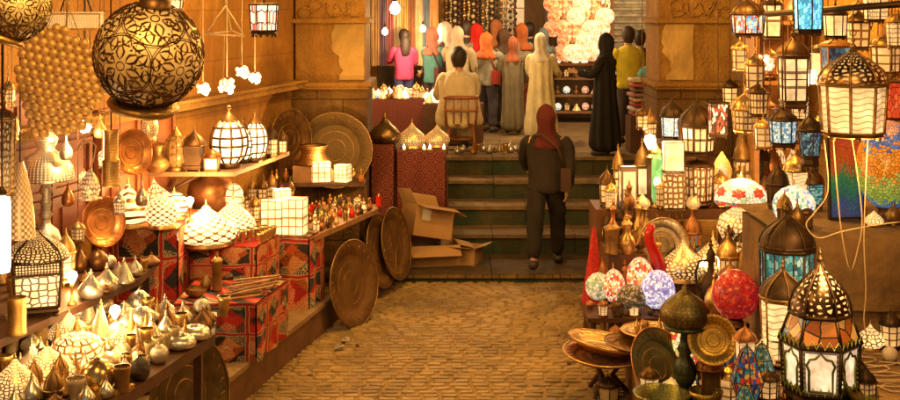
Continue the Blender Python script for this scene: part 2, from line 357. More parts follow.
def pier(name, x0, x1, Y, label, seed, chip):
    r = empty(name, (x0, Y, 0)); tag(r, label, 'stone pier'); W_ = x1-x0
    z = lambda py: CZ-(py-HZ)*Y/F
    b = MB(); b.box((W_/2, .5, z(84)/2), (W_, 1.0, z(84)), 0); b.build('lower_block', m_blk, r)
    b = MB(); b.box((W_/2, .52, (z(84)+4.4)/2), (W_-.06, .96, 4.4-z(84)), 0); b.build('shaft', m_pier, r)
    b = MB()
    for pa, pb, o_ in ((82, 86, .05), (86, 89, .02)): b.box((W_/2, .45, (z(pa)+z(pb))/2), (W_+o_*2, 1.0+o_*2, z(pa)-z(pb)-.002), 0)
    b.build('ledge_moulding', m_pier, r)
    b = MB(); b.box((W_/2, .47, z(21)), (W_+.05, 1.0, .05), 0); b.box((W_/2, .5, z(-12)), (W_+.05, 1.05, .06), 0)
    relief(b, (.05, .035, 0), (1, 0, 0), W_-.1, z(9), .26, seed, 0, .016); b.build('carved_frieze', m_pier, r)
    b = MB()                                            # repaired lighter patch of plaster, with a ragged edge
    rr = random.Random(seed); a, c_ = chip; zt, zb = z(24), z(80)
    L = [(a+rr.uniform(-.03, .03)-.06*sin(i*.5), zt+(zb-zt)*i/12) for i in range(13)]; R_ = [(c_+rr.uniform(-.01, .01), zb-(zb-zt)*i/6) for i in range(7)]
    b.poly([(p, .034, q) for p, q in L+R_][::-1], 0, (0, -.008, 0)); b.build('plaster_patch', m_pale, r)
    return r
pier('stone_pier', -1.9, -1.0, 14.5, 'ochre stone pier with carved frieze behind the big round copper trays', 3, (.52, .86))
pier('stone_pier', 2.5, 3.48, 14.5, 'tall stone pier with carved frieze rising behind the lantern stall at right', 5, (.1, .45))
# left side wall, with its ledge and darker panel
b = MB(); wallbox(b, (-1.9, 14.55), (-4.4, 4.5), 0, 4.4, -.3)
o = b.build('plaster_wall', m_wallL); tag(o, 'orange ochre plaster wall behind the left hand stalls', 'wall')
for z_, t_, lb in ((2.18, .07, 'projecting stone ledge running along the left plaster wall'),):
    b = MB(); wallbox(b, (-1.86, 14.45), (-4.3, 4.65), z_, z_+t_, .12); wallbox(b, (-1.85, 14.44), (-4.29, 4.66), z_+t_+.002, z_+t_+.03, .15)
    o = b.build('wall_ledge', m_pier); tag(o, lb, 'ledge')
def onwall(px, py, off=.0):     # point on the left wall plane at a pixel
    k = (px-450)/F; Y = (-1.9+ -14.55*.2488)/(k-.2488); Y = Y; p = P(px, py, Y); return p+Vector((off, -off*.25, 0))
# right side wall of the stall
b = MB(); wallbox(b, (3.45, 13.6), (5.2, 5), 0, 5, .3)
o = b.build('stall_wall', m_wallL); tag(o, 'amber plaster back wall of the right hand lantern stall', 'wall')
b = MB(); b.box((5.2, 2, 2.2), (.3, 8, 4.4)); b.box((-5.0, 0, 2.2), (.3, 9.2, 4.4))
o = b.build('side_wall', m_wallL); tag(o, 'plain ochre plaster side walls running toward the viewer along the alley', 'wall')
# raised kerb platform on the left
b = MB()
P0, P1 = Vector((-2.42, 6, 0)), Vector((-1.13, 12.1, 0)); d_ = (P1-P0).normalized(); n_ = Vector((-d_.y, d_.x, 0))
m_kerb = plain('brown_kerb', (.16, .07, .03), .6, .4, 4, .4); m_slab = stone('platform_slab', (.3, .18, .08), (.45, .3, .15), 2, .4)
vs = [P0, P1, P1+n_*2.6, P0+n_*2.6]
b.add([v+Vector((0, 0, -.01)) for v in vs]+[v+Vector((0, 0, .26)) for v in vs], [[4, 5, 6, 7], [0, 1, 5, 4][::-1], [1, 2, 6, 5][::-1], [3, 0, 4, 7][::-1]], [[(0, 0), (1, 0), (1, 1), (0, 1)]]*4, 0, False)
v2 = [P0-n_*.025, P1-n_*.025, P1+n_*2.6, P0+n_*2.6]
b.add([v+Vector((0, 0, .262)) for v in v2]+[v+Vector((0, 0, .302)) for v in v2], [[4, 5, 6, 7], [0, 1, 5, 4][::-1], [1, 2, 6, 5][::-1], [3, 0, 4, 7][::-1], [0, 1, 2, 3]], [[(0, 0), (1, 0), (1, 1), (0, 1)]]*5, 1, False)
S(b, 'kerb', [m_kerb, m_slab])

# ---------------------------------------------------------------- furniture
def table(name, poly, h, th, mtop, label, cat='table', legs=None, skirt=None, mskirt=None, zfloor=0, group=None, mleg=None):
    c0 = sum((Vector((*p, 0)) for p in poly), Vector())/len(poly); c0.z = zfloor
    r = empty(name, c0); tag(r, label, cat, group); Q = [Vector((*p, 0))-Vector((c0.x, c0.y, 0)) for p in poly]
    b = MB(); b.poly([q+Vector((0, 0, h-zfloor-th)) for q in Q][::-1], 0, (0, 0, th)); b.build('tabletop', mtop, r)
    if skirt is not None:
        b = MB(); n = len(Q); a = 0; cut = .0
        for i in range(n):
            p, q = Q[i], Q[(i+1) % n]; d = (q-p); L = d.length; d.normalize(); nr = Vector((d.y, -d.x, 0)); K = max(4, int(L/.06))
            for k in range(K):
                vs = []
                for s_ in (k, k+1):
                    u = s_/K; wv = .022*sin(u*L*19)+.01*sin(u*L*47)
                    for j in range(5):
                        zz = (h-zfloor-.001)-(h-zfloor-.001-skirt)*j/4
                        vs.append(p+d*(L*u)+nr*(.012+wv*j/4*(1 if 0 < s_ < K else .2))+Vector((0, 0, zz)))
                for j in range(4):
                    z1_, z2_ = h-(h-skirt)*j/4, h-(h-skirt)*(j+1)/4
                    b.add([vs[j], vs[5+j], vs[6+j], vs[1+j]], [[3, 2, 1, 0]], [[(a+L*k/K, z2_), (a+L*(k+1)/K, z2_), (a+L*(k+1)/K, z1_), (a+L*k/K, z1_)]], 0, True)
            a += L
        b.poly([q*1.0+Vector((0, 0, h-zfloor+.004)) for q in Q], 0); b.build('cloth_cover', mskirt, r)
    for q in (legs or []):
        b = MB(); b.box((q[0]-c0.x, q[1]-c0.y, (h-zfloor-th)/2), (.05, .05, h-zfloor-th)); b.build('leg', mleg or wood, r)
    return r
kh = cloth('applique_cloth', 3.3); kh2 = cloth('applique_cloth_small', 4.1); cp = carpet('woven_carpet', 9)
# the front left display table and its raised tier
table('display_table', [(-1.86, 6.2), (-1.53, 7.8), (-1.62, 8.35), (-3.4, 8.35), (-3.4, 6.2)], 1.05, .07, wood, 'dark wooden display table heaped with brass lamps at lower left', legs=[(-1.92, 6.3), (-1.62, 7.72), (-3.3, 6.3), (-3.3, 8.2)])
table('raised_shelf', [(-2.62, 6.9), (-2.2, 8.5), (-2.2, 9.0), (-3.5, 9.0), (-3.5, 6.9)], 1.25, .05, wood, 'dark raised shelf along the back of the lower left display table', 'shelf', legs=[(-2.65, 7.0), (-2.25, 8.9), (-3.45, 7.0), (-3.45, 8.9)], zfloor=0)
b = MB()  # back riser hung with the patterned cloth under the front table
table('cloth_box', [(-1.57, 9.69), (-1.43, 10.5), (-2.23, 10.5), (-2.23, 9.69)][::-1][::-1], .77, .03, wood, 'low box covered in red and black applique cloth with sticks on top', 'covered box', skirt=0.0, mskirt=kh2, zfloor=.302)
table('cloth_table', [(-1.72, 10.62), (-1.6, 11.2), (-2.3, 11.2), (-2.3, 10.62)], 1.04, .03, wood, 'cloth covered table carrying two glowing lattice domes', 'covered table', skirt=.34, mskirt=kh2, zfloor=.302)
table('cloth_table', [(-2.33, 10.25), (-2.33, 11.2), (-2.95, 11.2), (-2.95, 10.25)], 1.27, .03, wood, 'tall cloth covered table under the row of glowing swirled domes', 'covered table', skirt=.0, mskirt=kh, zfloor=.302)
table('cloth_table', [(-1.34, 11.36), (-1.25, 11.8), (-1.95, 11.8), (-1.95, 11.36)], .98, .03, wood, 'red applique covered table beneath the glowing square box lanterns', 'covered table', skirt=.0, mskirt=kh, zfloor=.302)
table('long_shelf', [(-1.3, 11.45), (-.78, 13.0), (-.8, 13.3), (-2.1, 13.3), (-1.98, 11.82), (-1.24, 11.82)], .97, .05, wood_l, 'long wooden counter crowded with small perfume bottles and lamps', 'counter', legs=[(-.9, 13.0), (-1.9, 13.1), (-1.27, 11.9)])
table('back_shelf', [(-.95, 13.32), (-.95, 13.7), (-2.05, 13.7), (-2.05, 13.32)], 1.2, .04, wood, 'dark back shelf behind the long counter of small bottles', 'shelf', legs=[(-1.0, 13.6), (-2.0, 13.6)])
# wall shelf
r = empty('wall_shelf', (-2.3, 12, 1.665)); tag(r, 'bent wooden wall shelf carrying teapots and glowing cage lanterns', 'shelf')
b = MB(); b.poly([(p[0]+2.3, p[1]-12, -.04) for p in ((-2.8, 10.9), (-1.96, 10.9), (-1.66, 12.4), (-2.42, 12.4))][::-1], 0, (0, 0, .04)); b.build('board', wood_l, r)
for p in ((-2.3, 11.1), (-2.0, 12.2)):
    b = MB(); b.tube([(p[0]+2.3, p[1]-12, -.04), (p[0]+1.85, p[1]-12, -.3)], .018); b.build('bracket', wood, r)
# carpet covered stands by the steps
table('carpet_stand', [(-.7, 14.85), (-.7, 15.35), (-.97, 15.35), (-.97, 14.85)], 1.45, .04, wood, 'narrow stand draped in red and blue patterned carpet beside the stone pier', 'covered stand', skirt=.15, mskirt=cp, zfloor=.1)
table('carpet_table', [(-.06, 14.95), (-.06, 15.45), (-.66, 15.45), (-.66, 14.95)], 1.37, .05, wood_l, 'carpet draped table with tea lights beside the seated man', 'covered table', skirt=.5, mskirt=carpet('dark_carpet', 8), zfloor=.1)
# right stall surfaces
wd_r = plain('stall_wood', (.15, .06, .02), .5, .4, 6)
def slab(name, poly, z0, z1, m, label, cat, bev=0):
    b = MB(); b.poly([(*p, 0) for p in poly][::-1], 0, (0, 0, z1-z0)); c0 = poly[0]
    o = b.build(name, m, loc=(0, 0, z0)); tag(o, label, cat); return o
slab('stepped_stand', [(1.45, 11.9), (3.4, 11.9), (3.4, 12.5), (1.45, 12.5)], 0, 1.15, wd_r, 'rear tier of the right stall carrying the row of tall lanterns', 'display stand')
slab('display_step', [(1.85, 11.1), (3.35, 11.1), (3.35, 11.88), (1.85, 11.88)], 0, .61, wd_r, 'middle tier of the right stall under the glowing brass domes', 'display stand')
slab('display_block', [(2.5, 11.2), (3.4, 11.2), (3.4, 11.86), (2.5, 11.86)], .612, .8, wd_r, 'raised block under the stained glass table lamp', 'display block')
slab('low_platform', [(1.35, 8.3), (2.5, 8.3), (2.5, 10.3), (1.5, 10.3)], 0, .3, wd_r, 'low wooden platform beneath the stacked golden trays', 'platform')
slab('side_platform', [(2.35, 10.32), (3.3, 10.32), (3.3, 11.08), (2.35, 11.08)], 0, .45, wd_r, 'low side platform filling the corner of the right stall', 'platform')
m_cover = plain('brown_cloth_cover', (.2, .11, .035), .85, .5, 3, .8, 10, .04)
slab('front_table', [(1.5, 6.3), (4.4, 6.3), (4.4, 8.08), (2.4, 8.08), (1.95, 7.9)], .3, .92, m_cover, 'front table draped in brown cloth under the large black lantern', 'table')
r = empty('counter', (3.3, 8.8, 0)); tag(r, 'big brown cloth covered counter at the right edge of the stall', 'counter')
b = MB(); b.box((0, 0, .78), (2.0, 1.3, 1.56)); b.build('base', m_cover, r)
b = MB()
pr = [(-1.08, -.7, 0), (-1.08, .66, 0)]
n = 26; vs = []; fs = []; us = []
for i in range(n+1):
    x = -1.05+2.1*i/n
    for j, (yy, zz) in enumerate(((.66, 1.62), (0, 1.625), (-.6, 1.62), (-.68, 1.59), (-.705, 1.5), (-.7, 1.3), (-.69, 1.12))):
        vs.append((x, yy-.02*max(0, j-3)*sin(x*9+j)*.5, zz+.008*sin(x*7+j)))
for i in range(n):
    for j in range(6): a = i*7+j; fs.append([a, a+1, a+8, a+7]); us.append([(0, 0)]*4)
b.add(vs, fs, us); b.build('cloth_cover', plain('olive_brown_drape', (.2, .11, .035), .85, .5, 2.5, .8, 10, .04), r)
r = empty('low_stool', (1.62, 10.85, 0)); tag(r, 'low turned wood lattice stool under the mosaic egg lamps', 'stool')
b = MB(); b.box((0, 0, .41), (.82, .62, .04)); b.build('top', wood, r)
for sx_ in (-1, 1):
    for sy_ in (-1, 1):
        b = MB(); b.lathe([(.02, 0), (.028, .03), (.018, .06), (.03, .12), (.02, .16), (.03, .22), (.018, .28), (.028, .33), (.022, .39)], 10, (sx_*.36, sy_*.26, 0)); b.build('leg', wood, r)
b = MB()
for k in range(9): b.tube([(-.34+.085*k, -.26, .05), (-.34+.085*k, -.26, .39)], .009, 6)
for zz in (.1, .2, .3): b.tube([(-.36, -.26, zz), (.36, -.26, zz)], .01, 6)
for k in range(6): b.tube([(-.36, -.22+.085*k, .05), (-.36, -.22+.085*k, .39)], .009, 6)
b.build('lattice', wood, r)
# right stall shelf unit against the wall
r = empty('shelf_unit', (3.7, 12.2, 0)); tag(r, 'tall open shelf unit of amber wood at back of the right stall', 'shelf unit')
m_sh = plain('amber_wood', (.42, .2, .06), .5, .35, 5)
for zz in (1.78, 2.42, 3.02):
    b = MB(); b.box((.1, 0, zz-.02), (1.5, .5, .035)); b.build('shelf', m_sh, r)
for xx in (-.62, .1, .82):
    b = MB(); b.box((xx, .05, 1.9), (.05, .42, 3.8)); b.build('upright', m_sh, r)
b = MB(); b.box((.1, .262, 1.9), (1.5, .02, 3.8)); b.build('back_panel', plain('orange_back_board', (.55, .26, .07), .6, .3, 3), r)
# carved doors on the left wall
def wallthing(px0, px1, py0, py1, name, label, cat, mat_, parts):
    a, c_ = onwall(px0, py1, .02), onwall(px1, py1, .02); z1 = max(.35, onwall((px0+px1)/2, py1).z); z2 = onwall((px0+px1)/2, py0).z
    r = empty(name, (a.x, a.y, z1)); ang = math.atan2(c_.y-a.y, c_.x-a.x); r.rotation_euler = (0, 0, ang); L = (Vector((c_.x, c_.y))-Vector((a.x, a.y))).length
    tag(r, label, cat); b = MB(); b.box((L/2, -.02, (z2-z1)/2), (L, .04, z2-z1)); b.build('door_leaf', mat_, r)
    b = MB(); nn = parts
    for i in range(nn):
        for j in range(3):
            w_, h_ = L/nn, (z2-z1)/3; cx, cz = (i+.5)*w_, (j+.5)*h_
            for s_ in (-1, 1):
                b.box((cx+s_*(w_/2-.035), -.05, cz), (.05, .03, h_-.02)); b.box((cx, -.052, cz+s_*(h_/2-.035)), (w_-.02, .03, .05))
            b.box((cx, -.045, cz), (w_*.45, .02, h_*.5))
    b.build('panel_moulding', mat_, r); return r
wallthing(-60, 84, 92, 262, 'wooden_door', 'red brown panelled wooden door behind the silver lampstand', 'door', redwood, 3)
wallthing(92, 168, 104, 262, 'wooden_door', 'dark orange wooden door panel behind the hanging carved cylinder', 'door', plain('orange_wood', (.3, .09, .025), .5, .35, 5), 2)

# loose litter on the paving
random.seed(19)
for k, (x, y) in enumerate([(-.98, 11.3), (-.86, 11.15), (-1.02, 11.05), (1.05, 10.6), (-1.2, 10.3)]):
    b = MB(); rr = random.Random(k); R_ = rr.uniform(.018, .045); b.ball((0, 0, R_*.4), R_, 0, 7, rr.uniform(.3, .6)); b.v = [(p[0]+rr.uniform(-.3, .3)*R_, p[1]+rr.uniform(-.3, .3)*R_, max(0, p[2]+rr.uniform(-.2, .2)*R_)) for p in b.v]; b.sm = [False]*len(b.sm)
    o = b.build('crumpled_paper', [plain('litter_paper', (.45, .4, .32), .8, .3), plain('litter_brown', (.12, .07, .03), .8, .3)][k % 2], loc=(x, y, .012)); o.rotation_euler = (0, 0, k); tag(o, ['pale', 'brown'][k % 2]+' scrap of litter lying on the brick paving', 'litter', ['pale', 'brown'][k % 2]+' scraps on the paving')
# ---------------------------------------------------------------- goods: builders (each returns a root at the thing's base)
def fin_prof(z, h, r=.18):       # finial profile
    return [(r*h*.6, z), (r*h*.35, z+.08*h), (r*h*.9, z+.2*h), (r*h, z+.32*h), (r*h*.45, z+.46*h), (r*h*.3, z+.52*h), (r*h*.7, z+.62*h), (r*h*.5, z+.74*h), (r*h*.15, z+.82*h), (.001, z+h)]
def onion(r, z, h, k=1.): return [(r, z), (r*1.0, z+.05*h), (r*.97*k, z+.2*h), (r*.86*k, z+.4*h), (r*.62, z+.6*h), (r*.32, z+.78*h), (r*.13, z+.9*h), (r*.07, z+h)]
def frame_bars(b, n, r0, z0, r1, z1, t, ph=0, m=0):
    for i in range(n):
        a = 2*pi*i/n+ph; b.tube([(r0*cos(a), r0*sin(a), z0), (r1*cos(a), r1*sin(a), z1)], t, 6, m)
def ring(b, n, r, z, h, ph, m=0, t=.012):
    b.lathe([(r-t, z), (r+t*.4, z), (r+t*.8, z+h*.5), (r+t*.4, z+h), (r-t, z+h), (r-t, z)], n, (0, 0, 0), m, False, ph=ph)
def lantern(n=6, w=.2, h=.5, met=None, gl=None, dome=None, body=(.12, .55), taper=(.9, 1.), shoulder=None, hang=False, ph=None, domek=1., panes=None, name='lantern', mid=0, feet=True):
    """polygonal metal lantern: body between h fractions, shoulder, dome, finial"""
    met = met or iron; gl = gl or glow('milk_glass'); dome = dome or met; R = w/2; ph = pi/n if ph is None else ph
    r = empty(name); z0, z1 = body[0]*h, body[1]*h; ra, rb = R*taper[0], R*taper[1]; t = max(.0035, w*.024)
    b = MB()
    b.lathe([(.001, z0*.35), (ra*.9, z0*.35), (ra*1.03, z0*.55), (ra*.95, z0*.8), (ra*1.04, z0), (.001, z0)], n, sm=False, ph=ph)
    if feet:
        for i in range(min(n, 6)): a = 2*pi*i/min(n, 6)+ph; b.lathe([(.001, 0), (t*2.2, 0), (t*1.6, z0*.2), (t*2.2, z0*.42)], 6, (ra*.85*cos(a), ra*.85*sin(a), 0))
    b.build('base', met, r)
    b = MB(); b.lathe([(ra*.955, z0), (rb*.955, z1)], n, sm=False, ph=ph); 
    for i, u in enumerate(b.uv): b.uv[i] = [(x*n/1., y) for x, y in u]
    b.build('glass_panes', gl, r)
    b = MB(); frame_bars(b, n, ra*.985, z0, rb*.985, z1, t, ph)
    ring(b, n, ra, z0, h*.018, ph); ring(b, n, rb, z1-h*.012, h*.028, ph)
    if mid:
        for q in range(1, mid+1): k = q/(mid+1); ring(b, n, ra+(rb-ra)*k-.004, z0+(z1-z0)*k, h*.012, ph, t=.006)
        frame_bars(b, n, 0, 0, 0, .0001, .0001) if 0 else None
        for i in range(n):
            a0, a1 = 2*pi*i/n+ph, 2*pi*(i+1)/n+ph
            p0 = Vector((ra*cos(a0)+ra*cos(a1), ra*sin(a0)+ra*sin(a1), 0))/2*.98; p1 = Vector((rb*cos(a0)+rb*cos(a1), rb*sin(a0)+rb*sin(a1), 0))/2*.98
            b.tube([p0+Vector((0, 0, z0)), p1+Vector((0, 0, z1))], t*.7, 5)
    b.build('frame', met, r); z = z1+h*.015
    if shoulder:                       # (height fraction, top radius factor, material)
        sh, kf, sm_ = shoulder; b = MB(); b.lathe([(rb*.97, z), (rb*(.45+.55*kf), z+sh*h*.55), (rb*kf, z+sh*h)], n, sm=False, ph=ph)
        for i, u in enumerate(b.uv): b.uv[i] = [(x*n, y) for x, y in u]
        b.build('shoulder', sm_, r); b = MB(); frame_bars(b, n, rb*.98, z, rb*kf*1.01, z+sh*h, t, ph); ring(b, n, rb*kf, z+sh*h, h*.02, ph); b.build('shoulder_frame', met, r)
        z += sh*h+h*.01; rb *= kf
    zd = h*.9-z if not hang else h*.86-z
    b = MB(); m_ = 20 if n != 4 else 20
    b.lathe(onion(rb*.98*domek, z, zd), m_, sm=True, ph=ph, lobes=n, amp=.03); b.build('dome', dome, r)
    b = MB(); ring(b, 20, rb*domek*.98, z-.002, h*.022, 0)
    for i in range(n):
        a = 2*pi*i/n+ph; b.tube([(q*1.03*domek*cos(a), q*1.03*domek*sin(a), zz) for q, zz in onion(rb*.99, z, zd)], t*.7, 5)
    b.lathe(fin_prof(z+zd*.96, h-(z+zd*.96), .2), 12)
    if hang:
        R0 = h*.03; b.tube([(R0*cos(a*pi/6), 0, h+R0*.7+R0*sin(a*pi/6)) for a in range(13)], R0*.2, 6)
    b.build('finial', met, r); return r
def dome_lamp(w=.3, h=.35, shade=None, basem=None, kind='tagine', name='dome_lamp', fin=None, flute=0):
    """low pierced lamp: flared foot ring and conical or onion shade"""
    shade = shade or pierced('pierced_brass', BR, (1, .7, .35), 3, 22, 8); R = w/2; basem = basem or brass; r = empty(name)
    b = MB(); b.lathe([(.001, 0), (R*.8, 0), (R*.86, h*.03), (R*.7, h*.06), (R*.78, h*.1), (.001, h*.1)], 28); b.build('base', basem, r)
    z = h*.1
    P_ = {'tagine': [(.8, 0), (.97, .1), (1, .22), (.93, .38), (.72, .56), (.42, .74), (.18, .88), (.07, 1)],
          'cone': [(1, 0), (.97, .05), (.82, .22), (.6, .45), (.38, .68), (.16, .9), (.05, 1)],
          'round': [(.6, 0), (.85, .12), (.99, .32), (1, .5), (.88, .7), (.6, .87), (.25, .96), (.08, 1)],
          'star': [(.75, 0), (.98, .14), (1, .3), (.86, .48), (.58, .62), (.3, .76), (.12, .9), (.03, 1)]}[kind]
    b = MB(); b.lathe([(R*a, z+(h*.86-z)*q) for a, q in P_], 32, lobes=flute, amp=.05 if flute else 0); b.build('shade', shade, r)
    b = MB(); b.lathe(fin_prof(h*.85, h*.15, .22), 12); b.build('finial', fin or basem, r); return r
def egg_lamp(w=.3, h=.4, glass=None, basem=None, name='egg_lamp', tilt=0):
    r = empty(name); R = w/2; basem = basem or iron_l
    b = MB(); b.lathe([(.001, 0), (R*.6, 0), (R*.62, h*.03), (R*.35, h*.07), (R*.3, h*.12), (R*.42, h*.16)], 20); b.build('base', basem, r)
    b = MB(); n = 14; b.lathe([(max(.001, R*sin(pi*(.07+.93*i/n))*(1+.06*cos(pi*i/n))), h*.12+h*.88*(1-cos(pi*(.07+.93*i/n)))/2) for i in range(n+1)], 28); b.build('globe', glass, r)
    return r
def vase(prof, mat_, name='vase', n=24, flute=0, handle=None, spout=None, lid=None, parts=()):
    r = empty(name); b = MB(); b.lathe([(.001, prof[0][1])]+prof, n, lobes=flute, amp=.04 if flute else 0); b.build('body', mat_, r)
    H = prof[-1][1]; R = max(p[0] for p in prof)
    if handle:
        b = MB(); b.tube([(-R*.7, 0, H*.25), (-R*1.35, 0, H*.4), (-R*1.5, 0, H*.65), (-R*1.1, 0, H*.88), (-R*.3, 0, H*.9)], H*.025, 8); b.build('handle', mat_, r)
    if spout:
        b = MB(); b.tube([(R*.6, 0, H*.25), (R*1.2, 0, H*.35), (R*1.45, 0, H*.6), (R*1.7, 0, H*.85), (R*2.0, 0, H*.9)], [H*.06, H*.045, H*.03, H*.022, H*.018], 8); b.build('spout', mat_, r)
    if lid: 
        b = MB(); rl = prof[-1][0]; b.lathe([(rl*1.15, H), (rl*1.1, H*1.03), (rl*.7, H*1.1), (rl*.2, H*1.16)]+fin_prof(H*1.15, H*.18, .3), 16); b.build('lid', mat_, r)
    return r
def sc_prof(p, w, h): return [(a*w/2, z*h) for a, z in p]
PR_JUG = [(.5, 0), (.55, .03), (.7, .1), (.98, .28), (1, .4), (.8, .55), (.42, .68), (.36, .8), (.5, .95), (.55, 1)]
PR_BOT = [(.8, 0), (1, .06), (1, .45), (.7, .6), (.35, .68), (.3, .85), (.45, .9), (.4, 1)]
PR_CUP = [(.55, 0), (.6, .05), (.5, .12), (.75, .4), (.9, .8), (1, 1), (.9, 1)]
PR_CYL = [(.9, 0), (1, .04), (.92, .1), (.9, .85), (1, .93), (.95, 1)]
PR_BALL = [(.4, 0), (.5, .04), (.35, .1), (.8, .25), (1, .45), (.95, .62), (.65, .82), (.3, .93), (.2, 1)]
def bottle(w, h, mat_, cap, name='bottle', prof=PR_BOT):
    r = empty(name); b = MB(); b.lathe([(.001, 0)]+sc_prof(prof, w, h*.82), 14); b.build('body', mat_, r)
    b = MB(); b.lathe([(w*.2, h*.8), (w*.24, h*.84), (w*.14, h*.9), (w*.18, h*.95), (.001, h)], 10); b.build('stopper', cap, r); return r
def lid_lamp(w, h, mat_, kind='star', name='brass_ornament', hole=False):      # unlit polished onion shape
    r = empty(name); R = w/2
    P_ = {'star': [(.5, 0), (.85, .06), (1, .26), (.93, .4), (.7, .55), (.38, .7), (.15, .86), (.03, 1)],
          'ball': [(.4, 0), (.75, .07), (.98, .3), (1, .5), (.85, .75), (.5, .92), (.2, 1)],
          'dish': [(.6, 0), (.9, .15), (1, .45), (.85, .8), (.55, .98), (.4, 1), (.34, .85)],
          'cone': [(.7, 0), (1, .05), (.9, .14), (.55, .45), (.25, .75), (.08, .92), (.02, 1)]}[kind]
    b = MB(); b.lathe([(.001, 0)]+[(R*a, h*q) for a, q in P_], 24); b.build('body', mat_, r)
    if kind == 'dish': b = MB(); b.lathe([(.001, h*.8), (R*.36, h*.84)], 20); b.build('opening', cordm, r)
    else: b = MB(); b.lathe([(R*.14, h*.9), (R*.2, h*.94), (R*.08, h*.98), (R*.12, h*1.02), (.001, h*1.1)], 10); b.build('tip', mat_, r)
    return r
def tray(R, mat_, depth=.05, name='tray', rim=None, rings=True, inner=None):   # lies flat, z up
    r = empty(name); b = MB()
    pr_ = [(.001, 0), (R*.3, 0), (R*.62, .002), (R*.7, depth*.25), (R*.74, depth*.6), (R*.93, depth*.85), (R, depth), (R*1.01, depth*.9), (R*.95, depth*.6), (R*.75, depth*.3), (R*.7, -.006), (.001, -.008)]
    b.lathe(pr_, 48); b.build('plate', mat_, r)
    b = MB()
    if rings:
        for q in (.28, .5, .64): b.lathe([(R*q-.004, depth*.02), (R*q, depth*.02+.004), (R*q+.004, depth*.02)], 40)
        for k in range(24):
            a = 2*pi*k/24; b.tube([(R*.78*cos(a), R*.78*sin(a), depth*.68), (R*.9*cos(a+.08), R*.9*sin(a+.08), depth*.86)], R*.008, 4)
    if b.v: b.build('engraving', inner or brass_old, r)
    b = MB(); b.lathe([(R*.985, depth), (R*1.0, depth+.008), (R*1.02, depth), (R*1.0, depth-.008), (R*.985, depth)], 48); b.build('rim', rim or mat_, r); return r
def cage_lamp(w, h, met=None, gl=None, name='cage_lantern'):       # round glass body in vertical ribs
    r = empty(name); R = w/2; met = met or iron_l; gl = gl or glow('cage_glass', (1, .78, .42), 3., 1, 1, .0, 'plain')
    pr_ = [(.55, .1), (.85, .2), (1, .38), (.98, .52), (.8, .68), (.45, .78)]
    b = MB(); b.lathe([(.001, 0), (R*.5, 0), (R*.6, h*.04), (R*.45, h*.1)], 14); b.build('base', met, r)
    b = MB(); b.lathe([(R*.95*a, h*z) for a, z in pr_], 24); b.build('glass', gl, r)
    b = MB(); t = max(.005, w*.03)
    for i in range(10): a = 2*pi*i/10; b.tube([(R*p*cos(a), R*p*sin(a), h*z) for p, z in pr_], t, 5)
    for p, z in pr_[1:5]: b.lathe([(R*p-t*.5, h*z-t), (R*p+t, h*z), (R*p-t*.5, h*z+t)], 24)
    b.build('cage', met, r)
    b = MB(); b.lathe([(R*.5, h*.77), (R*.42, h*.82), (R*.15, h*.9), (R*.06, h*.96)]+[(.001, h)], 14)
    b.tube([(h*.03*cos(a*pi/5), 0, h*1.0+h*.03*sin(a*pi/5)) for a in range(11)], t*.7, 5); b.build('cap', met, r); return r
def box_lamp(w, d, h, gl, met=None, name='box_lantern', mid=True):
    r = empty(name); met = met or iron_l; b = MB(); b.box((0, 0, h/2+.01), (w*.96, d*.96, h*.93))
    for i, u in enumerate(b.uv): b.uv[i] = [(0, 0), (1, 0), (1, 1), (0, 1)]
    b.build('paper_panes', gl, r); b = MB(); t = max(.004, w*.025)
    for x in (-1, 1):
        for y in (-1, 1): b.box((x*w*.49, y*d*.49, h/2), (t, t, h))
    for z in ((t/2, h/2, h-t/2) if mid else (t/2, h-t/2)):
        for y in (-1, 1): b.box((0, y*d*.492, z), (w-t, t*.9, t*.9))
        for x in (-1, 1): b.box((x*w*.492, 0, z), (t*.9, d-t, t*.9))
    b.build('frame', met, r); return r
def pyramid_glass(w, h, glass, met=None, name='stained_lantern', n=6):   # faceted star lantern, standing on its lower point ring
    r = empty(name); R = w/2; met = met or iron; b = MB()
    pr_ = [(.35, 0), (.55, .08), (1, .42), (.72, .62), (.4, .86), (.12, .92)]
    b.lathe([(R*a, h*z) for a, z in pr_], n, sm=False)
    for i, u in enumerate(b.uv): b.uv[i] = [(x*n, y*2) for x, y in u]
    b.build('glass_facets', glass, r); b = MB(); b.lathe([(.001, 0), (R*.36, 0), (R*.37, .01)], n)
    for i in range(n):
        a = 2*pi*i/n; b.tube([(R*p*cos(a)*1.01, R*p*sin(a)*1.01, h*z) for p, z in pr_], w*.018, 5)
    for p, z in pr_[:5]: b.tube([(R*p*1.01*cos(2*pi*i/n), R*p*1.01*sin(2*pi*i/n), h*z) for i in range(n+1)], w*.014, 5)
    b.lathe(fin_prof(h*.9, h*.1, .3), 10); b.build('frame', met, r); return r
def cord(b, p, ztop, r=.004, m=0): b.tube([p, (p[0], p[1], ztop)], r, 6, m)

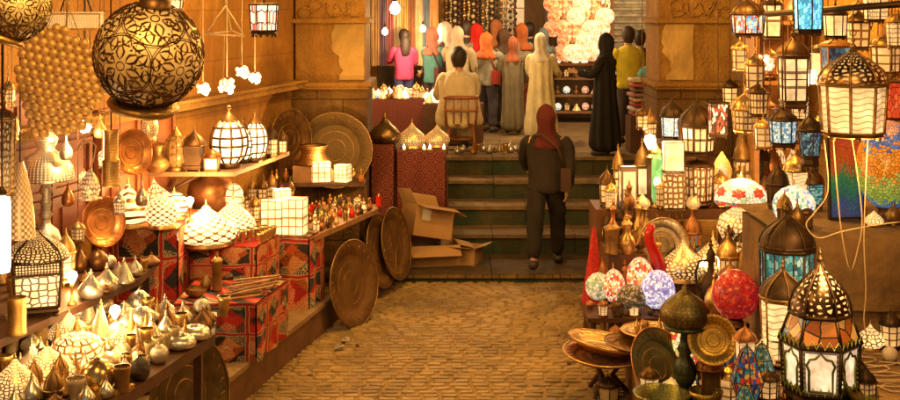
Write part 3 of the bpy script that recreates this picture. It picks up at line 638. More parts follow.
used = {}
def put(r, loc, label, cat, group=None, rz=0, rot=None, s=1):
    r.location = loc
    if rot is not None: r.rotation_euler = rot
    else: r.rotation_euler = (0, 0, rz)
    if s != 1: r.scale = (s, s, s)
    return tag(r, label, cat, group)
def W(px, Y): return px*Y/F          # pixels to metres at a depth
def bulb_light(parent, loc, energy, col=(1, .6, .28), r=.04, name='lamp_light'):
    l = bpy.data.lights.new(name, 'POINT'); l.energy = energy; l.color = col; l.shadow_soft_size = r
    o = bpy.data.objects.new(name, l); o.location = loc; return link(o, parent)
def lit(r, z, en, y=0., x=0.):
    sz = r.scale[0]; bulb_light(r, (x/sz, y/sz, z/sz), en*1.7, (1, .56, .18), .04); return r
def hang_bulb(p, energy, label, col=(1, .6, .28), zt=4.6, R=.05, cage=True, rs=.08):
    r = empty('hanging_bulb', p); tag(r, label, 'light bulb', 'bare bulbs hung over the stalls')
    b = MB(); b.lathe([(.001, -R), (R*.6, -R*.8), (R, -R*.1), (R*.9, R*.4), (R*.45, R*1.1), (R*.35, R*1.4)], 16); b.build('bulb', bulb_m, r)
    b = MB(); b.lathe([(R*.4, R*1.35), (R*.45, R*2.1), (R*.2, R*2.4)], 12); b.build('socket', iron, r)
    b = MB(); b.tube([(0, 0, R*2.3), (0, 0, zt-p[2])], .006, 6); b.build('cord', cordm, r)
    bulb_light(r, (0, -R*1.2, -R*1.8), energy, col, rs); return r
# ---------------------------------------------------------------- hung bulbs that light the alley, some added out of view as fill
LC = (1, .5, .085)
hang_bulb((-1.5, 5.0, 4.3), 135, 'unseen added bulb hanging high over the front left display table', LC)  # added above view, ahead of the goods, to light their fronts
hang_bulb((-1.5, 9.6, 4.2), 95, 'unseen added bulb hanging high over the glowing domes', LC)
hang_bulb((.45, 11.0, 4.6), 190, 'unseen added bulb strung across the middle of the alley', LC, 5.6)
hang_bulb((1.6, 5.0, 4.3), 120, 'unseen added bulb hanging high over the big black lantern', LC)  # unseen fill, set forward so the right stall is lit from the front
hang_bulb((2.2, 9.4, 4.3), 120, 'unseen added bulb hanging high over the right stall', LC)
hang_bulb((.8, 13.6, 4.6), 85, 'unseen added bulb strung high over the steps', LC, 5.6)
LW = (1, .66, .3)
hang_bulb(P(395, 9, 17.5), 90, 'big white bare bulb hanging beside the left stone pier', LW, R=.08)
hang_bulb(P(385, 32, 19), 40, 'smaller starry bulb below the big white bulb near the pier', LW)
hang_bulb(P(423, 29, 20), 60, 'starry bare bulb above the woman in pink jacket', LW)
hang_bulb((1.2, 18.6, 3.75), 120, 'unseen added bulb strung over the upper market crowd', LW)
hang_bulb((3.0, 20, 3.8), 70, 'unseen added bulb in front of the roller shutter', LW)
hang_bulb(P(85, 127, 8.6), 30, 'bright bare bulb hanging before the red door at left', LW, R=.045)
hang_bulb((3.3, 11.3, 3.6), 60, 'unseen added bulb over the shelf unit of the right stall', LC)
# ================================================================ LEFT SIDE GOODS
def on(px, py, h, fn, label, cat, group=None, rz=0):
    p = A(px, py, h); return put(fn(p.y), p, label, cat, group, rz)
GL = glow('white_paper', (1, .74, .38), 2.6, 2, 3, .05); GLw = glow('white_glass', (1, .8, .5), 3.2, 3, 3, .06, 'arab')
pz = dict(
 vor=pierced('pierced_leaf_brass', (.5, .27, .09), (1, .74, .4), 3.0, 11, 4, 'vor', .13),
 fine=pierced('pierced_fine_brass', (.55, .32, .11), (1, .7, .35), 2.6, 20, 8, 'vor', .16),
 lat=pierced('pierced_lattice_brass', (.38, .18, .05), (1, .8, .5), 3.6, 8, 4, 'lat', .2),
 swirl=pierced('pierced_swirl_brass', (.38, .18, .06), (1, .8, .5), 3.4, 3.2, 1.8, 'swirl', .3),
 dots=pierced('pierced_dotted_brass', (.7, .45, .18), (1, .7, .32), 3.5, 26, 11, 'dots', .3))
# lit domes on the tall cloth table
on(128, 227, 1.27, lambda Y: dome_lamp(W(44, Y), W(50, Y), pz['swirl'], kind='tagine'), 'glowing white dome lamp with bold swirls, leftmost on the tall cloth table', 'dome lamp')
on(153, 214, 1.27, lambda Y: lit(dome_lamp(W(40, Y), W(42, Y), pz['vor'], kind='star'), .5, 14, -.1), 'pale pointed dome lamp standing behind the leftmost swirled dome', 'dome lamp')
on(162, 228, 1.27, lambda Y: dome_lamp(W(34, Y), W(38, Y), pz['lat'], kind='round'), 'small round lattice globe lamp between the swirled dome and the oval lamp', 'dome lamp')
on(174, 219, 1.27, lambda Y: dome_lamp(W(28, Y), W(32, Y), pz['swirl'], kind='round'), 'little swirled globe lamp at the right end of the tall cloth table', 'dome lamp')
b = None
r = empty('wooden_crate', (-2.2, 11.25, .3)); tag(r, 'plain wooden crate raising the fat copper jug under the wall shelf', 'crate')
b = MB(); b.box((0, .22, .45), (.5, .4, .9)); b.build('crate_body', wood_l, r)
b = MB()
for k in range(4): b.box((0, .012, .12+.22*k), (.52, .02, .03))
b.build('batten', wood, r)
put(vase(sc_prof([(.5, 0), (.8, .12), (1, .4), (.9, .62), (.45, .74), (.4, .92), (.52, 1)], W(46, 11.4), W(52, 11.4)), copper_old, 'copper_jug', 30), (-2.28, 11.42, 1.2), 'fat copper jug with short neck under the wall shelf', 'jug')
put(egg_lamp(W(18, 11.3), W(32, 11.3), glow('oval_lamp_glass', (1, .75, .4), 3.2, 5, 5, .1, 'arab')), (-2.03, 11.3, 1.2), 'tall glowing oval lamp beside the fat copper jug', 'oval lamp')
# lattice domes
on(206, 245, 1.044, lambda Y: lit(dome_lamp(W(62, Y), W(46, Y), pz['lat'], kind='tagine'), .5, 12, -.1), 'largest glowing lattice dome at the front of the cloth table', 'dome lamp')
on(233, 237, 1.044, lambda Y: dome_lamp(W(46, Y), W(44, Y), pierced('pierced_diamond_brass', (.38, .18, .05), (1, .8, .5), 3.4, 9, 5, 'lat', .2), kind='tagine'), 'glowing diamond lattice dome right behind the largest dome', 'dome lamp')
cupm = metal('pale_brass', (.7, .52, .25), .3)
def cup(Y, w_=8, h_=13, m=cupm): return vase(sc_prof(PR_CUP, W(w_, Y), W(h_, Y)), m, 'metal_cup', 14)
for k in range(6):
    put(cup(10.7), (-1.98+.055*k, 10.66+.07*k, 1.044), 'small pale cup in the row edging the lattice dome table', 'cup', 'small cups along the edge of the lattice dome table')
for k in range(5):
    put(cup(10.7, 7, 11, brass), (-1.7+.018*k, 10.74+.085*k, 1.044), 'small brass cup in the row at the right edge behind the lattice domes', 'cup', 'brass cups at the right edge of the lattice dome table')
# under the lattice dome table and on the low box
on(217, 291, .774, lambda Y: vase(sc_prof(PR_CYL, W(11, Y), W(30, Y)), brass_old, 'brass_post_lamp', 12, lid=1), 'upright brass cylinder on the low cloth box beneath the domes', 'brass cylinder')
on(196, 297, .774, lambda Y: vase(sc_prof([(.4, 0), (.5, .1), (.9, .4), (1, .8), (.95, 1)], W(22, Y), W(9, Y)), brass_old, 'brass_bowl', 20), 'shallow brass bowl at the left of the low cloth box', 'bowl')
on(206, 290, .774, lambda Y: lid_lamp(W(12, Y), W(18, Y), brass_old), 'small dark brass onion beside the brass bowl on the low box', 'ornament')
random.seed(4); stickm = [plain('stick_wood_pale', (.42, .25, .1), .7, .3, 20), plain('stick_wood_brown', (.24, .12, .05), .6, .3, 20)]
for k in range(15):
    r = empty('carved_stick'); L = random.uniform(.3, .48); b = MB()
    b.tube([(-L/2, 0, 0), (-L*.2, .004, 0), (L*.1, -.005, .002), (L*.32, 0, 0), (L/2, .006, 0)], [.006, .009, .008, .011, .007], 7); b.build('shaft', stickm[k % 2], r)
    b = MB(); b.ball((L/2, .006, 0), .014, 0, 8); b.build('knob', stickm[(k+1) % 2], r)
    put(r, (-1.66+random.uniform(-.05, .05), 9.82+k*.036, .79+.022*(k % 3)), 'carved wooden stick in the loose pile on the low cloth box', 'stick', 'carved sticks piled on the low box', random.uniform(.35, .95))
# glowing box lanterns
bx = glow('box_paper', (1, .76, .42), 3.2, 3, 4, .07, lc=(.3, .14, .04))
on(272, 236, .984, lambda Y: box_lamp(W(22, Y), W(17, Y), W(36, Y), bx, brass_old), 'glowing square paper lantern at front left of the red cloth table', 'box lantern', rz=.1)
on(295, 236, .984, lambda Y: box_lamp(W(22, Y), W(20, Y), W(38, Y), bx, brass_old), 'glowing square paper lantern at the front right corner of the red cloth table', 'box lantern', rz=-.15)
on(282, 229, .984, lambda Y: lit(box_lamp(W(17, Y), W(14, Y), W(40, Y), bx, iron_l), .5, 14), 'taller glowing paper lantern behind the front pair of box lanterns', 'box lantern', rz=.3)
on(321, 183, 1.2, lambda Y: lit(box_lamp(W(19, Y), W(14, Y), W(21, Y), bx, brass_old), .33, 12, -.1, .1), 'left glowing square lantern on the back shelf above the bottles', 'box lantern', rz=.2)
on(343, 183, 1.2, lambda Y: box_lamp(W(14, Y), W(14, Y), W(18, Y), bx, brass_old), 'right glowing square lantern on the back shelf above the bottles', 'box lantern', rz=-.3)
# perfume bottles and little lamps on the long counter
random.seed(21)
bm = [plain('amber_glass', (.45, .16, .03), .12, .2, 9, 0), brass, brass_old, plain('clear_glass', (.55, .42, .25), .1, .2, 9, 0), plain('dark_glass', (.06, .03, .02), .1, .2, 9, 0), copper_old, glow('lit_votive', (1, .62, .25), 1.6, 3, 2, .1, 'arab'), plain('red_glass', (.5, .02, .015), .1, .2, 9, 0), plain('green_glass', (.06, .14, .06), .1, .2, 9, 0)]
pr_ = [bottle(.055, .12, bm[i % 9], brass if i % 2 else brass_old, 'perfume_bottle', [PR_BOT, PR_BALL, PR_JUG, PR_CYL][i % 4]) for i in range(18)]
bcol = ['amber', 'brass', 'old brass', 'clear', 'dark', 'copper', 'lit', 'red', 'green']; bsh = ['flask', 'ball', 'jug', 'cylinder']; usedp = []; first = set(); cnt = 0
def bput(i, loc, s, lab, grp):
    global cnt
    r = pr_[i] if i not in first else dup(pr_[i]); first.add(i); cnt += 1
    return put(r, loc, lab, 'bottle', grp, random.uniform(0, 6), s=s)
def edge(Y): return -1.28+(Y-11.5)*.333
for tr in range(1500):
    Y = random.uniform(11.6, 13.2); X = edge(Y)-random.uniform(.04, .6)
    if Y < 11.88 and X < edge(Y)-.1: continue
    if any((X-a)**2+(Y-c)**2 < .082**2 for a, c in usedp): continue
    usedp.append((X, Y)); i = random.randrange(18); bput(i, (X, Y, .97), random.uniform(.75, 1.25), bcol[i % 9]+' '+bsh[i % 4]+' perfume bottle on the long wooden counter', 'perfume bottles on the long counter')
    if cnt >= 84: break
for k in range(11):
    bput(k, (-.99-.095*k if k not in (2, 3, 5) else -1.05-.095*k, 13.42+.08*(k % 2), 1.2), 1.2, bcol[k % 9]+' '+bsh[k % 4]+' bottle standing on the dark back shelf near the glowing squares', 'bottles on the back shelf')
random.seed(8)
for k, (x, y) in enumerate([(246, 214), (255, 222), (263, 206), (272, 205), (281, 204), (252, 204), (290, 208), (240, 222)]):
    mm = [iron_l, brass_old][k % 2]
    on(x, y, .97, lambda Y: lantern(6 if k % 2 else 4, W(10+k % 3, Y), W(26+k % 4*3, Y), mm, glow('amber_pane', (1, .55, .2), .9, 2, 3, .14)), ['slim dark lantern with amber panes', 'slim old brass lantern with amber panes'][k % 2]+' in the cluster left of the glowing paper lanterns', 'small lantern', 'small dark lanterns left of the paper lanterns' if k % 2 == 0 else 'small brass lanterns left of the paper lanterns')
# things on the wall shelf
ws = 1.665
on(147 if 0 else 158, 172, ws, lambda Y: vase(sc_prof(PR_JUG, W(26, Y), W(26, Y)), brass_old, 'brass_kettle', 20, handle=1, spout=1, lid=1), 'aged brass kettle with spout at the left end of the wall shelf', 'kettle')
on(176, 171, ws, lambda Y: cage_lamp(W(24, Y), W(46, Y), brass_old, plain('dim_amber_glass', (.3, .16, .06), .2, .3, 8, 0)), 'unlit old brass cage lantern on the wall shelf beside the kettle', 'cage lantern')
on(194, 171, ws, lambda Y: lantern(4, W(24, Y), W(45, Y), iron_l, plain('dark_panel', (.1, .05, .02), .3, .4, 8)), 'square dark iron lantern on the wall shelf, unlit', 'lantern')
on(212, 172, ws, lambda Y: lantern(4, W(20, Y), W(26, Y), copper_old, glow('dim_pane', (1, .5, .2), .7, 1, 1, .06)), 'squat copper framed lantern on the front corner of the wall shelf', 'lantern')
on(229, 168, ws, lambda Y: lit(cage_lamp(W(38, Y), W(60, Y)), .66, 14), 'big glowing round cage lantern on the wall shelf corner', 'cage lantern')
on(255, 162, ws, lambda Y: cage_lamp(W(26, Y), W(50, Y)), 'slimmer glowing cage lantern right behind the big one', 'cage lantern')
on(243, 163, ws, lambda Y: cage_lamp(W(24, Y), W(44, Y), iron), 'glowing cage lantern squeezed between its two larger neighbours', 'cage lantern')
on(272, 158, ws, lambda Y: lantern(6, W(13, Y), W(34, Y), iron, glow('amber_pane', (1, .55, .2), .9, 2, 3, .14)), 'small black lantern at the far right of the wall shelf', 'lantern')
on(283, 155, ws, lambda Y: lantern(4, W(10, Y), W(26, Y), iron_l, glow('amber_pane', (1, .55, .2), .9, 2, 3, .14)), 'tiny brown lantern at the far tip of the wall shelf', 'lantern')
# trays
def lean(R, mat_, loc, tilt, yaw, label, rim=None, cat='tray'):
    r = tray(R, mat_, R*.12, 'metal_tray', rim); r.rotation_mode = 'XYZ'
    M = Matrix.Rotation(yaw, 4, 'Z') @ Matrix.Rotation(tilt, 4, 'Y'); r.rotation_euler = M.to_euler()
    r.location = loc; return tag(r, label, cat)
tm = metal('brown_tray_copper', (.2, .1, .03), .6, 0, .5, 5, .6)
lean(.42, tm, (-.99, 11.95, .412), radians(82), radians(-29), 'largest brown copper tray leaning on its edge against the counter', brass_old)
lean(.40, tm, (-.79, 13.1, .49), radians(80), radians(-18), 'middle brown copper tray of the three leaning in a row', brass_old)
lean(.40, tm, (-.64, 13.45, .50), radians(80), radians(-20), 'farthest brown tray leaning just left of the cardboard boxes', brass_old)
lean(.42, metal('green_brown_tray', (.16, .11, .05), .45), (-1.86, 8.45, .43), radians(80), radians(-27), 'dark green tray with beaded rim leaning under the display table', brass_old)
lean(.45, metal('wall_tray', (.2, .12, .04), .6, 24, .7, 9, .6), P(335, 150, 14.36), radians(88), radians(-90), 'big round engraved tray leaning on the left stone pier', brass_old)
lean(.34, metal('dark_wall_tray', (.2, .1, .035), .45), P(285, 138, 13.9)+Vector((.06, -.1, 0)), radians(84), radians(-35), 'narrow looking dark tray hung in the corner by the stone pier', brass_old)
r = slab('wooden_block', [(-1.75, 13.35), (-1.35, 13.35), (-1.35, 13.65), (-1.75, 13.65)], 1.2, 1.385, wood_l, 'small wooden block under the clay coloured pot on the back shelf', 'block')
put(vase([(.19, 0), (.2, .02), (.15, .07), (.13, .14), (.155, .19), (.17, .215), (.15, .22)], metal('clay_copper', (.42, .22, .08), .4, 8), 'copper_pot', 28), (-1.54, 13.5, 1.385), 'squat copper pot in front of the big round tray', 'pot')
put(tray(.17, copper, .03, 'copper_tray'), P(131, 152, 8.9), 'shiny copper plate hanging on the orange door', 'plate', rot=(radians(80), 0, radians(52)))
put(tray(.2, copper, .04, 'copper_tray'), P(101, 222, 9.6)+Vector((0, 0, 0)), 'bright copper tray standing behind the swirled dome', 'tray', rot=(radians(78), 0, radians(50)))
# silver lampstand, left
Y = 8.75
def pp(l): return [(r_*Y/F, z_*Y/F) for r_, z_ in l]
r = empty('lampstand'); k = 1
b = MB(); b.lathe([(.001, 0)]+pp([(16, 0), (17, 4), (8, 8), (6, 14), (13, 19), (15, 30), (12, 40), (5, 46), (4, 52), (7, 56), (4, 60), (6, 68), (3.5, 74), (7, 80), (4, 86), (3, 92)]), 24); b.build('stem', silver_eng, r)
b = MB(); b.lathe(pp([(27, 90), (28, 92), (27.5, 94), (26, 104), (20, 114), (11, 119), (8, 122), (11, 128), (12, 132), (7, 138), (4, 141)]), 36); b.build('lamp_shade', pierced('pierced_silver', (.7, .6, .42), (1, .75, .45), 1.2, 30, 14, 'dots', .22), r)
b = MB(); b.lathe(pp([(4, 140), (5, 144), (2, 148), (.1, 156)]), 12); b.build('finial', silver, r)
put(r, (P(46, 280, Y).x, Y, 1.25), 'tall silver lampstand with pierced dome shade in front of the red door', 'lampstand')
# hanging pieces
def engraved_sphere(R, label, loc, rot=(0, 0, 0), hole=True, ring_=True):
    r = empty('engraved_pendant'); b = MB(); b.ball((0, 0, 0), R, 0, 48, .98); b.build('globe', metal('gilded_brass', (1, .84, .56), .5, 0, .85, 5, .6), r)
    b = MB(); ph = (1+sqrt(5))/2; C_ = [Vector(v).normalized() for v in [(0, 1, ph), (0, -1, ph), (0, 1, -ph), (0, -1, -ph), (1, ph, 0), (-1, ph, 0), (1, -ph, 0), (-1, -ph, 0), (ph, 0, 1), (-ph, 0, 1), (ph, 0, -1), (-ph, 0, -1)]]
    F3 = []
    for i in range(12):
        for j in range(i):
            for k in range(j):
                if all((C_[a]-C_[c]).length < 1.2 for a, c in ((i, j), (j, k), (i, k))): F3.append((C_[i]+C_[j]+C_[k]).normalized())
    def circ(c, ang, t, n=36):
        u = c.orthogonal().normalized(); v = c.cross(u)
        b.tube([(c*cos(ang)+(u*cos(q*2*pi/n)+v*sin(q*2*pi/n))*sin(ang))*R*.997 for q in range(n+1)], t, 4, 0, False)
    for c in C_: circ(c, .56, R*.011); circ(c, .6, R*.008); circ(c, .08, R*.01, 12)
    for c in F3: circ(c, .3, R*.008, 24)
    for c in C_+F3:
        u = c.orthogonal().normalized(); v = c.cross(u)
        for q in range(6):
            a = q*pi/3
            for rr0, s2 in ((.47, .07), (.5, -.07)):
                b.tube([(c+(u*cos(a+s2*k_)+v*sin(a+s2*k_))*(rr0-.02*abs(k_-1))).normalized()*R*.998 for k_ in (.2, 1, 2.2)], [R*.005, R*.022, R*.005], 4)
            for s_ in (-1, 1):
                pts = [(c+(u*cos(a+s_*w_)+v*sin(a+s_*w_))*rr).normalized()*R*.998 for rr, w_ in ((.12, 0), (.2, .28), (.28, .3), (.36, .12), (.42, 0))]
                b.tube(pts, [R*.004, R*.018, R*.024, R*.015, R*.003], 4)
    b.build('engraving', metal('dark_inlay', (.13, .06, .015), .5), r)
    b = MB(); b.lathe([(R*.45, -R*.88), (R*.62, -R*.9), (R*.66, -R*.98), (R*.62, -R*1.06), (R*.3, -R*1.09), (.001, -R*1.1)], 36); b.build('bottom_band', brass_fine, r)
    b = MB(); b.lathe([(R*.3, R*.93), (R*.28, R*1.08), (R*.1, R*1.15), (.002, R*1.2)], 20); b.tube([(0, 0, R*1.15), (0, 0, 5-loc.z)], .008, 6); b.build('hanger', iron_l, r)
    return put(r, loc, label, 'pendant lamp', rot=rot)
engraved_sphere(W(54, 6.5), 'huge engraved brass sphere hanging at upper left', P(149, 55, 6.5), (.25, .1, .3))
engraved_sphere(W(36, 6.2), 'smaller engraved brass sphere cut off by the top left corner', P(14, 6, 6.2), (.2, .3, 1.1))
# sheet of brass beads
r = empty('beaded_shade', P(60, 80, 7.2)); b = MB(); hexp = [(-40, 38), (0, 48), (34, 22), (40, -8), (22, -42), (-26, -52), (-40, 0)]
def inside(x, y):
    c_ = False; j = len(hexp)-1
    for i in range(len(hexp)):
        (x1, y1), (x2, y2) = hexp[i], hexp[j]
        if (y1 > y) != (y2 > y) and x < (x2-x1)*(y-y1)/(y2-y1)+x1: c_ = not c_
        j = i
    return c_
random.seed(5)
for i in range(-9, 10):
    for j in range(-9, 10):
        x = i*8.1+(j % 2)*4.05; y = j*7.2; xr = x*.95+y*.25; yr = y*.97-x*.22
        if inside(xr, yr): 
            q = W(1.13, 7.2); b.ball((xr*q, ((xr/40)**2+(yr/45)**2)*.03+random.uniform(-.003, .003), yr*q), 4.6*q, 0, 12, 1, 1, .7)
b.build('bead_sheet', metal('bead_gold', (.9, .6, .24), .48, 0, .8, 9, .7), r)
b = MB(); b.tube([(0, .1, .25), (.02, .12, .6), (0, .12, 1.9)], .006); b.tube([(-.15, .09, .18), (-.02, .11, .55), (.14, .09, .12)], .004); b.build('hanging_wire', wire_l, r)
b = MB(); b.poly([(x*W(1, 7.2)*.98, .1, y*W(1, 7.2)*.98) for x, y in hexp], 0, (0, .02, 0)); b.build('backing', brass_old, r)
tag(r, 'hanging sheet of golden brass balls like a honeycomb at upper left', 'bead hanging')
r = box_lamp(W(52, 7.5), .16, W(17, 7.5), pierced('pierced_cream', (.7, .5, .25), (1, .7, .35), 1.6, 14, 5, 'vor', .12), brass, 'pierced_box_lamp', False)
b = MB(); b.tube([(-.1, 0, .1), (0, 0, .4), (0, 0, 1.9)], .005); b.tube([(.1, 0, .1), (0, 0, .4)], .005); b.build('cord', cordm, r)
put(r, P(76, 30, 7.5), 'flat pierced cream box lamp hanging above the bead sheet', 'box lamp', rz=.1)
r = empty('carved_cylinder_lamp'); b = MB(); b.lathe([(.001, 0)]+[(a*W(9, 8.2), z*W(56, 8.2)) for a, z in [(1.0, 0), (1.02, .03), (.95, .05), (.95, .42), (1.02, .46), (.8, .5), (.8, .95), (.9, 1.0)]], 24); b.build('body', brass_eng, r)
b = MB(); b.tube([(0, 0, W(56, 8.2)), (0, 0, 2.6)], .006); b.build('cord', cordm, r); put(r, P(111, 186, 8.2), 'engraved brass cylinder hanging before the orange door', 'cylinder lamp')
r = empty('silver_drop_lamp'); b = MB(); b.lathe([(.001, 0)]+[(a*W(10, 8), z*W(30, 8)) for a, z in [(.9, .02), (1.25, .05), (.7, .1), (.95, .3), (1, .45), (.8, .7), (.4, .9), (.15, 1)]], 20); b.build('body', pierced('pierced_white', (.7, .58, .4), (1, .75, .45), 1.6, 14, 6, 'vor', .2), r)
b = MB(); q = W(1, 8); b.tube([(0, 0, 30*q), (4*q, 0, 42*q), (6*q, 0, 54*q), (0, 0, 60*q), (-9*q, 0, 57*q), (-12*q, 0, 50*q), (-6*q, 0, 62*q), (0, 0, 75*q), (0, 0, 2.6)], .005); b.build('cord', wire_l, r); put(r, P(90, 200, 8), 'silver drop shaped lamp hanging on a looped wire', 'drop lamp')
r = lantern(6, W(24, 7), W(105, 7), brass_old, pierced('pierced_screen', (.6, .38, .14), (1, .6, .25), .6, 3, 6, 'vor', .2), body=(.1, .75), hang=True); b = MB(); b.tube([(0, 0, W(108, 7)), (0, 0, 2.8)], .006); b.build('cord', cordm, r)
put(r, P(3, 198, 7), 'tall pierced brass lantern hanging at the left border', 'lantern')
r = empty('fluorescent_lamp'); b = MB(); b.lathe([(.001, 0), (.04, .0), (.045, .03), (.045, .38), (.04, .41), (.001, .42)], 20); b.build('tube', glow('lit_tube', (1, .78, .5), 7, kind='plain'), r)
b = MB(); b.lathe([(.02, .42), (.03, .44), (.01, .47)], 12); b.tube([(0, 0, .46), (0, 0, 2.7)], .005); b.build('socket', iron, r)
put(r, P(2, 272, 6.6), 'blazing white tube lamp hanging at the left border', 'tube lamp')
r = empty('lattice_cone_shade'); b = MB(); b.lathe([(a*W(1, 7.4), z*W(1, 7.4)) for a, z in [(15, 0), (14, 20), (11, 45), (6, 68), (3, 76)]], 20); b.build('shade', pierced('pierced_net_brass', (.6, .36, .14), (1, .55, .2), .5, 10, 7, 'lat', .3), r)
b = MB(); b.tube([(0, 0, W(70, 7.4)), (0, 0, 2.6)], .005); b.build('cord', cordm, r); put(r, P(20, 238, 7.4), 'tall netted brass cone shade beside the white tube lamp', 'cone shade')
# wire pyramids and flower lamps before the ochre wall
r = empty('wire_pyramid', P(225, 34, 9.6)); b = MB(); q = W(1, 9.6); T = [Vector((-20, 0, 0))*q, Vector((20, -4, -2))*q, Vector((4, 14, 3))*q, Vector((0, 3, 28))*q, Vector((-2, 0, -56))*q]
for a, c_ in ((0, 1), (1, 2), (0, 2), (0, 3), (1, 3), (2, 3)): b.tube([T[a], T[c_]], .006, 5)
b.tube([T[3], T[3]+Vector((0, 0, 1.9))], .004, 5); b.tube([(T[0]+T[1])/2, T[4]], .004, 5); b.build('wire_frame', wire_l, r); tag(r, 'empty brass wire pyramid hanging before the ochre wall', 'wire frame')
def flower(R, cols, nm='flower_lamp', es=2.2):
    r = empty(nm); b = MB(); b.ball((0, 0, 0), R*.62, 0, 14); b.build('bulb', glow('flower_core', (1, .7, .4), 5, kind='plain'), r); b = MB()
    random.seed(int(R*1e5))
    for k in range(26):
        a = random.uniform(0, 6.28); z = random.uniform(-.9, .9); d = Vector((cos(a)*sqrt(1-z*z), sin(a)*sqrt(1-z*z), z))
        b.ball(d*R*.82, R*.24, k % 2, 6)
    b.build('beads', [glow('bead_glass_%d' % cols[0], [(1, .75, .5), (1, .15, .06), (.5, .6, 1)][cols[0]], es, kind='plain'), glow('bead_glass_%d' % cols[1], [(1, .75, .5), (1, .15, .06), (.5, .6, 1)][cols[1]], es*.6, kind='plain')], r)
    b = MB(); b.tube([(0, 0, R), (0, 0, 2.6)], .004, 5); b.build('cord', wire_l, r); return r
for x, y, R, cc, lb in ((203, 89, 9, (0, 0), 'small white beaded flower lamp, leftmost of the hanging four'), (227, 86, 11, (0, 1), 'largest red and white beaded flower lamp of the hanging four'), (242, 72, 9, (0, 0), 'white beaded flower lamp, third of the hanging four'), (255, 78, 8, (2, 0), 'bluish white beaded flower lamp, rightmost of the hanging four')):
    put(lit(flower(W(R*.8, 10.2), cc, es=1.2), -.14, 7, -.05), P(x, y, 10.2), lb, 'flower lamp')
gm = mosaic('red_white_panes', [(.9, .7, .5), (.9, .68, .45), (.8, .12, .06), (.9, .7, .5)], 3, 1, 1.3, th=.06, rnd=.3)
r = lantern(8, W(30, 9), W(40, 9), iron, gm, body=(.16, .8), hang=True); b = MB(); b.tube([(0, 0, W(40, 9)), (0, 0, 1.9)], .006); b.build('cord', cordm, r)
put(r, P(264, 37, 9), 'hanging lantern with white and red glass panes at top', 'lantern')
r = lantern(6, W(24, 7.5), W(20, 7.5), iron_l, GLw, hang=True); b = MB(); b.tube([(0, 0, .1), (0, 0, 1.9)], .006); b.build('cord', cordm, r)
put(r, P(172, 11, 7.5), 'small lantern hanging just behind the huge engraved sphere, bottom only', 'lantern')
# ---- front left display table
F1, F2 = 1.05, 1.25
r = on(37, 313, F2, lambda Y: lantern(4, W(64, Y), W(92, Y), iron, glow('pierced_white_panes', (1, .75, .42), 3., 5, 5, .12, 'arab', lc=(.12, .07, .04)), dome=pierced('pierced_black_dome', (.1, .06, .035), (1, .66, .3), 1.8, 26, 9, 'vor', .2), body=(.1, .46), shoulder=(.1, .97, pierced('dotted_band', (.1, .06, .03), (1, .8, .5), 3.2, 10, 2, 'dots', .3))), 'square black lantern with pierced dome glowing white at lower left', 'lantern', rz=.35)
on(66, 285, F2, lambda Y: lantern(6, W(18, Y), W(58, Y), brass, glow('warm_pane', (1, .6, .25), 1.2, 1, 3, .1)), 'slender brass lantern just right of the square black lantern', 'lantern')
def it(px, py, h, kind, w_, h_, m, lab, cat='ornament', **k): return on(px, py, h, lambda Y: lid_lamp(W(w_, Y), W(h_, Y), m, kind, **k), lab, cat)
dk = metal('brown_brass', (.3, .15, .06), .35)
it(91, 298, F2, 'star', 26, 27, silver, 'silvery onion shape, leftmost of three on the raised shelf edge')
it(107, 291, F2, 'star', 24, 26, silver, 'silvery onion shape, middle of three on the raised shelf edge')
it(124, 283, F2, 'cone', 22, 24, silver, 'silvery pleated cone, rightmost of three on the raised shelf edge')
it(80, 272, F2, 'star', 16, 26, dk, 'brown brass onion at the back of the raised shelf')
it(98, 270, F2, 'ball', 20, 20, dk, 'brown brass ball at the back of the raised shelf')
it(139, 316, F1, 'ball', 24, 26, silver, 'polished silver ball at the back middle of the display table')
it(141, 333, F1, 'ball', 31, 27, silver, 'larger polished silver ball below the back one')
it(165, 320, F1, 'star', 24, 24, silver, 'silver onion at the back of the display table right of the balls')
it(152, 318, F1, 'star', 16, 20, dk, 'brown onion between the silver ball and silver onion')
it(167, 331, F1, 'star', 25, 26, dk, 'big dark brown onion in the middle of the display table')
it(183, 325, F1, 'star', 21, 22, silver, 'silver onion between the two dark brown onions')
it(202, 331, F1, 'star', 21, 23, dk, 'dark brown onion at the far right corner of the display table')
it(194, 339, F1, 'dish', 34, 13, silver, 'flat silver dish with dark round mouth, farther right one', 'dish')
it(180, 348, F1, 'dish', 33, 13, silver, 'flat silver dish with dark round mouth, nearer one', 'dish')
it(152, 344, F1, 'cone', 30, 26, silver, 'wide silver cone with pleated top beside the dishes')
it(97, 391, F1, 'ball', 36, 32, metal('gold_ball', (.75, .52, .2), .2), 'large shiny golden ball with spike at the table front')
it(140, 380, F1, 'ball', 21, 24, plain('dark_bumpy', (.05, .03, .02), .3, .3, 9, .8, 30, .02), 'dark bumpy ball near the table edge')
it(116, 333, F1, 'ball', 20, 20, dk, 'brown ball behind the glowing pierced globes')
for k, (x, y) in enumerate([(158, 357), (166, 352), (174, 347), (150, 362)]):
    on(x, y, F1, lambda Y: cup(Y, 12, 20, plain('frosted_glass', (.5, .4, .22), .15, .2, 8, 0)), 'frosted glass cup in the row along the table edge', 'cup', 'frosted cups along the display table edge')
on(122, 392, F1, lambda Y: vase(sc_prof([(.7, 0), (.72, .03), (.95, .9), (1, 1), (.9, 1)], W(18, Y), W(26, Y)), brass_old, 'brass_bucket', 18), 'small brass bucket beside the dark bumpy ball', 'bucket')
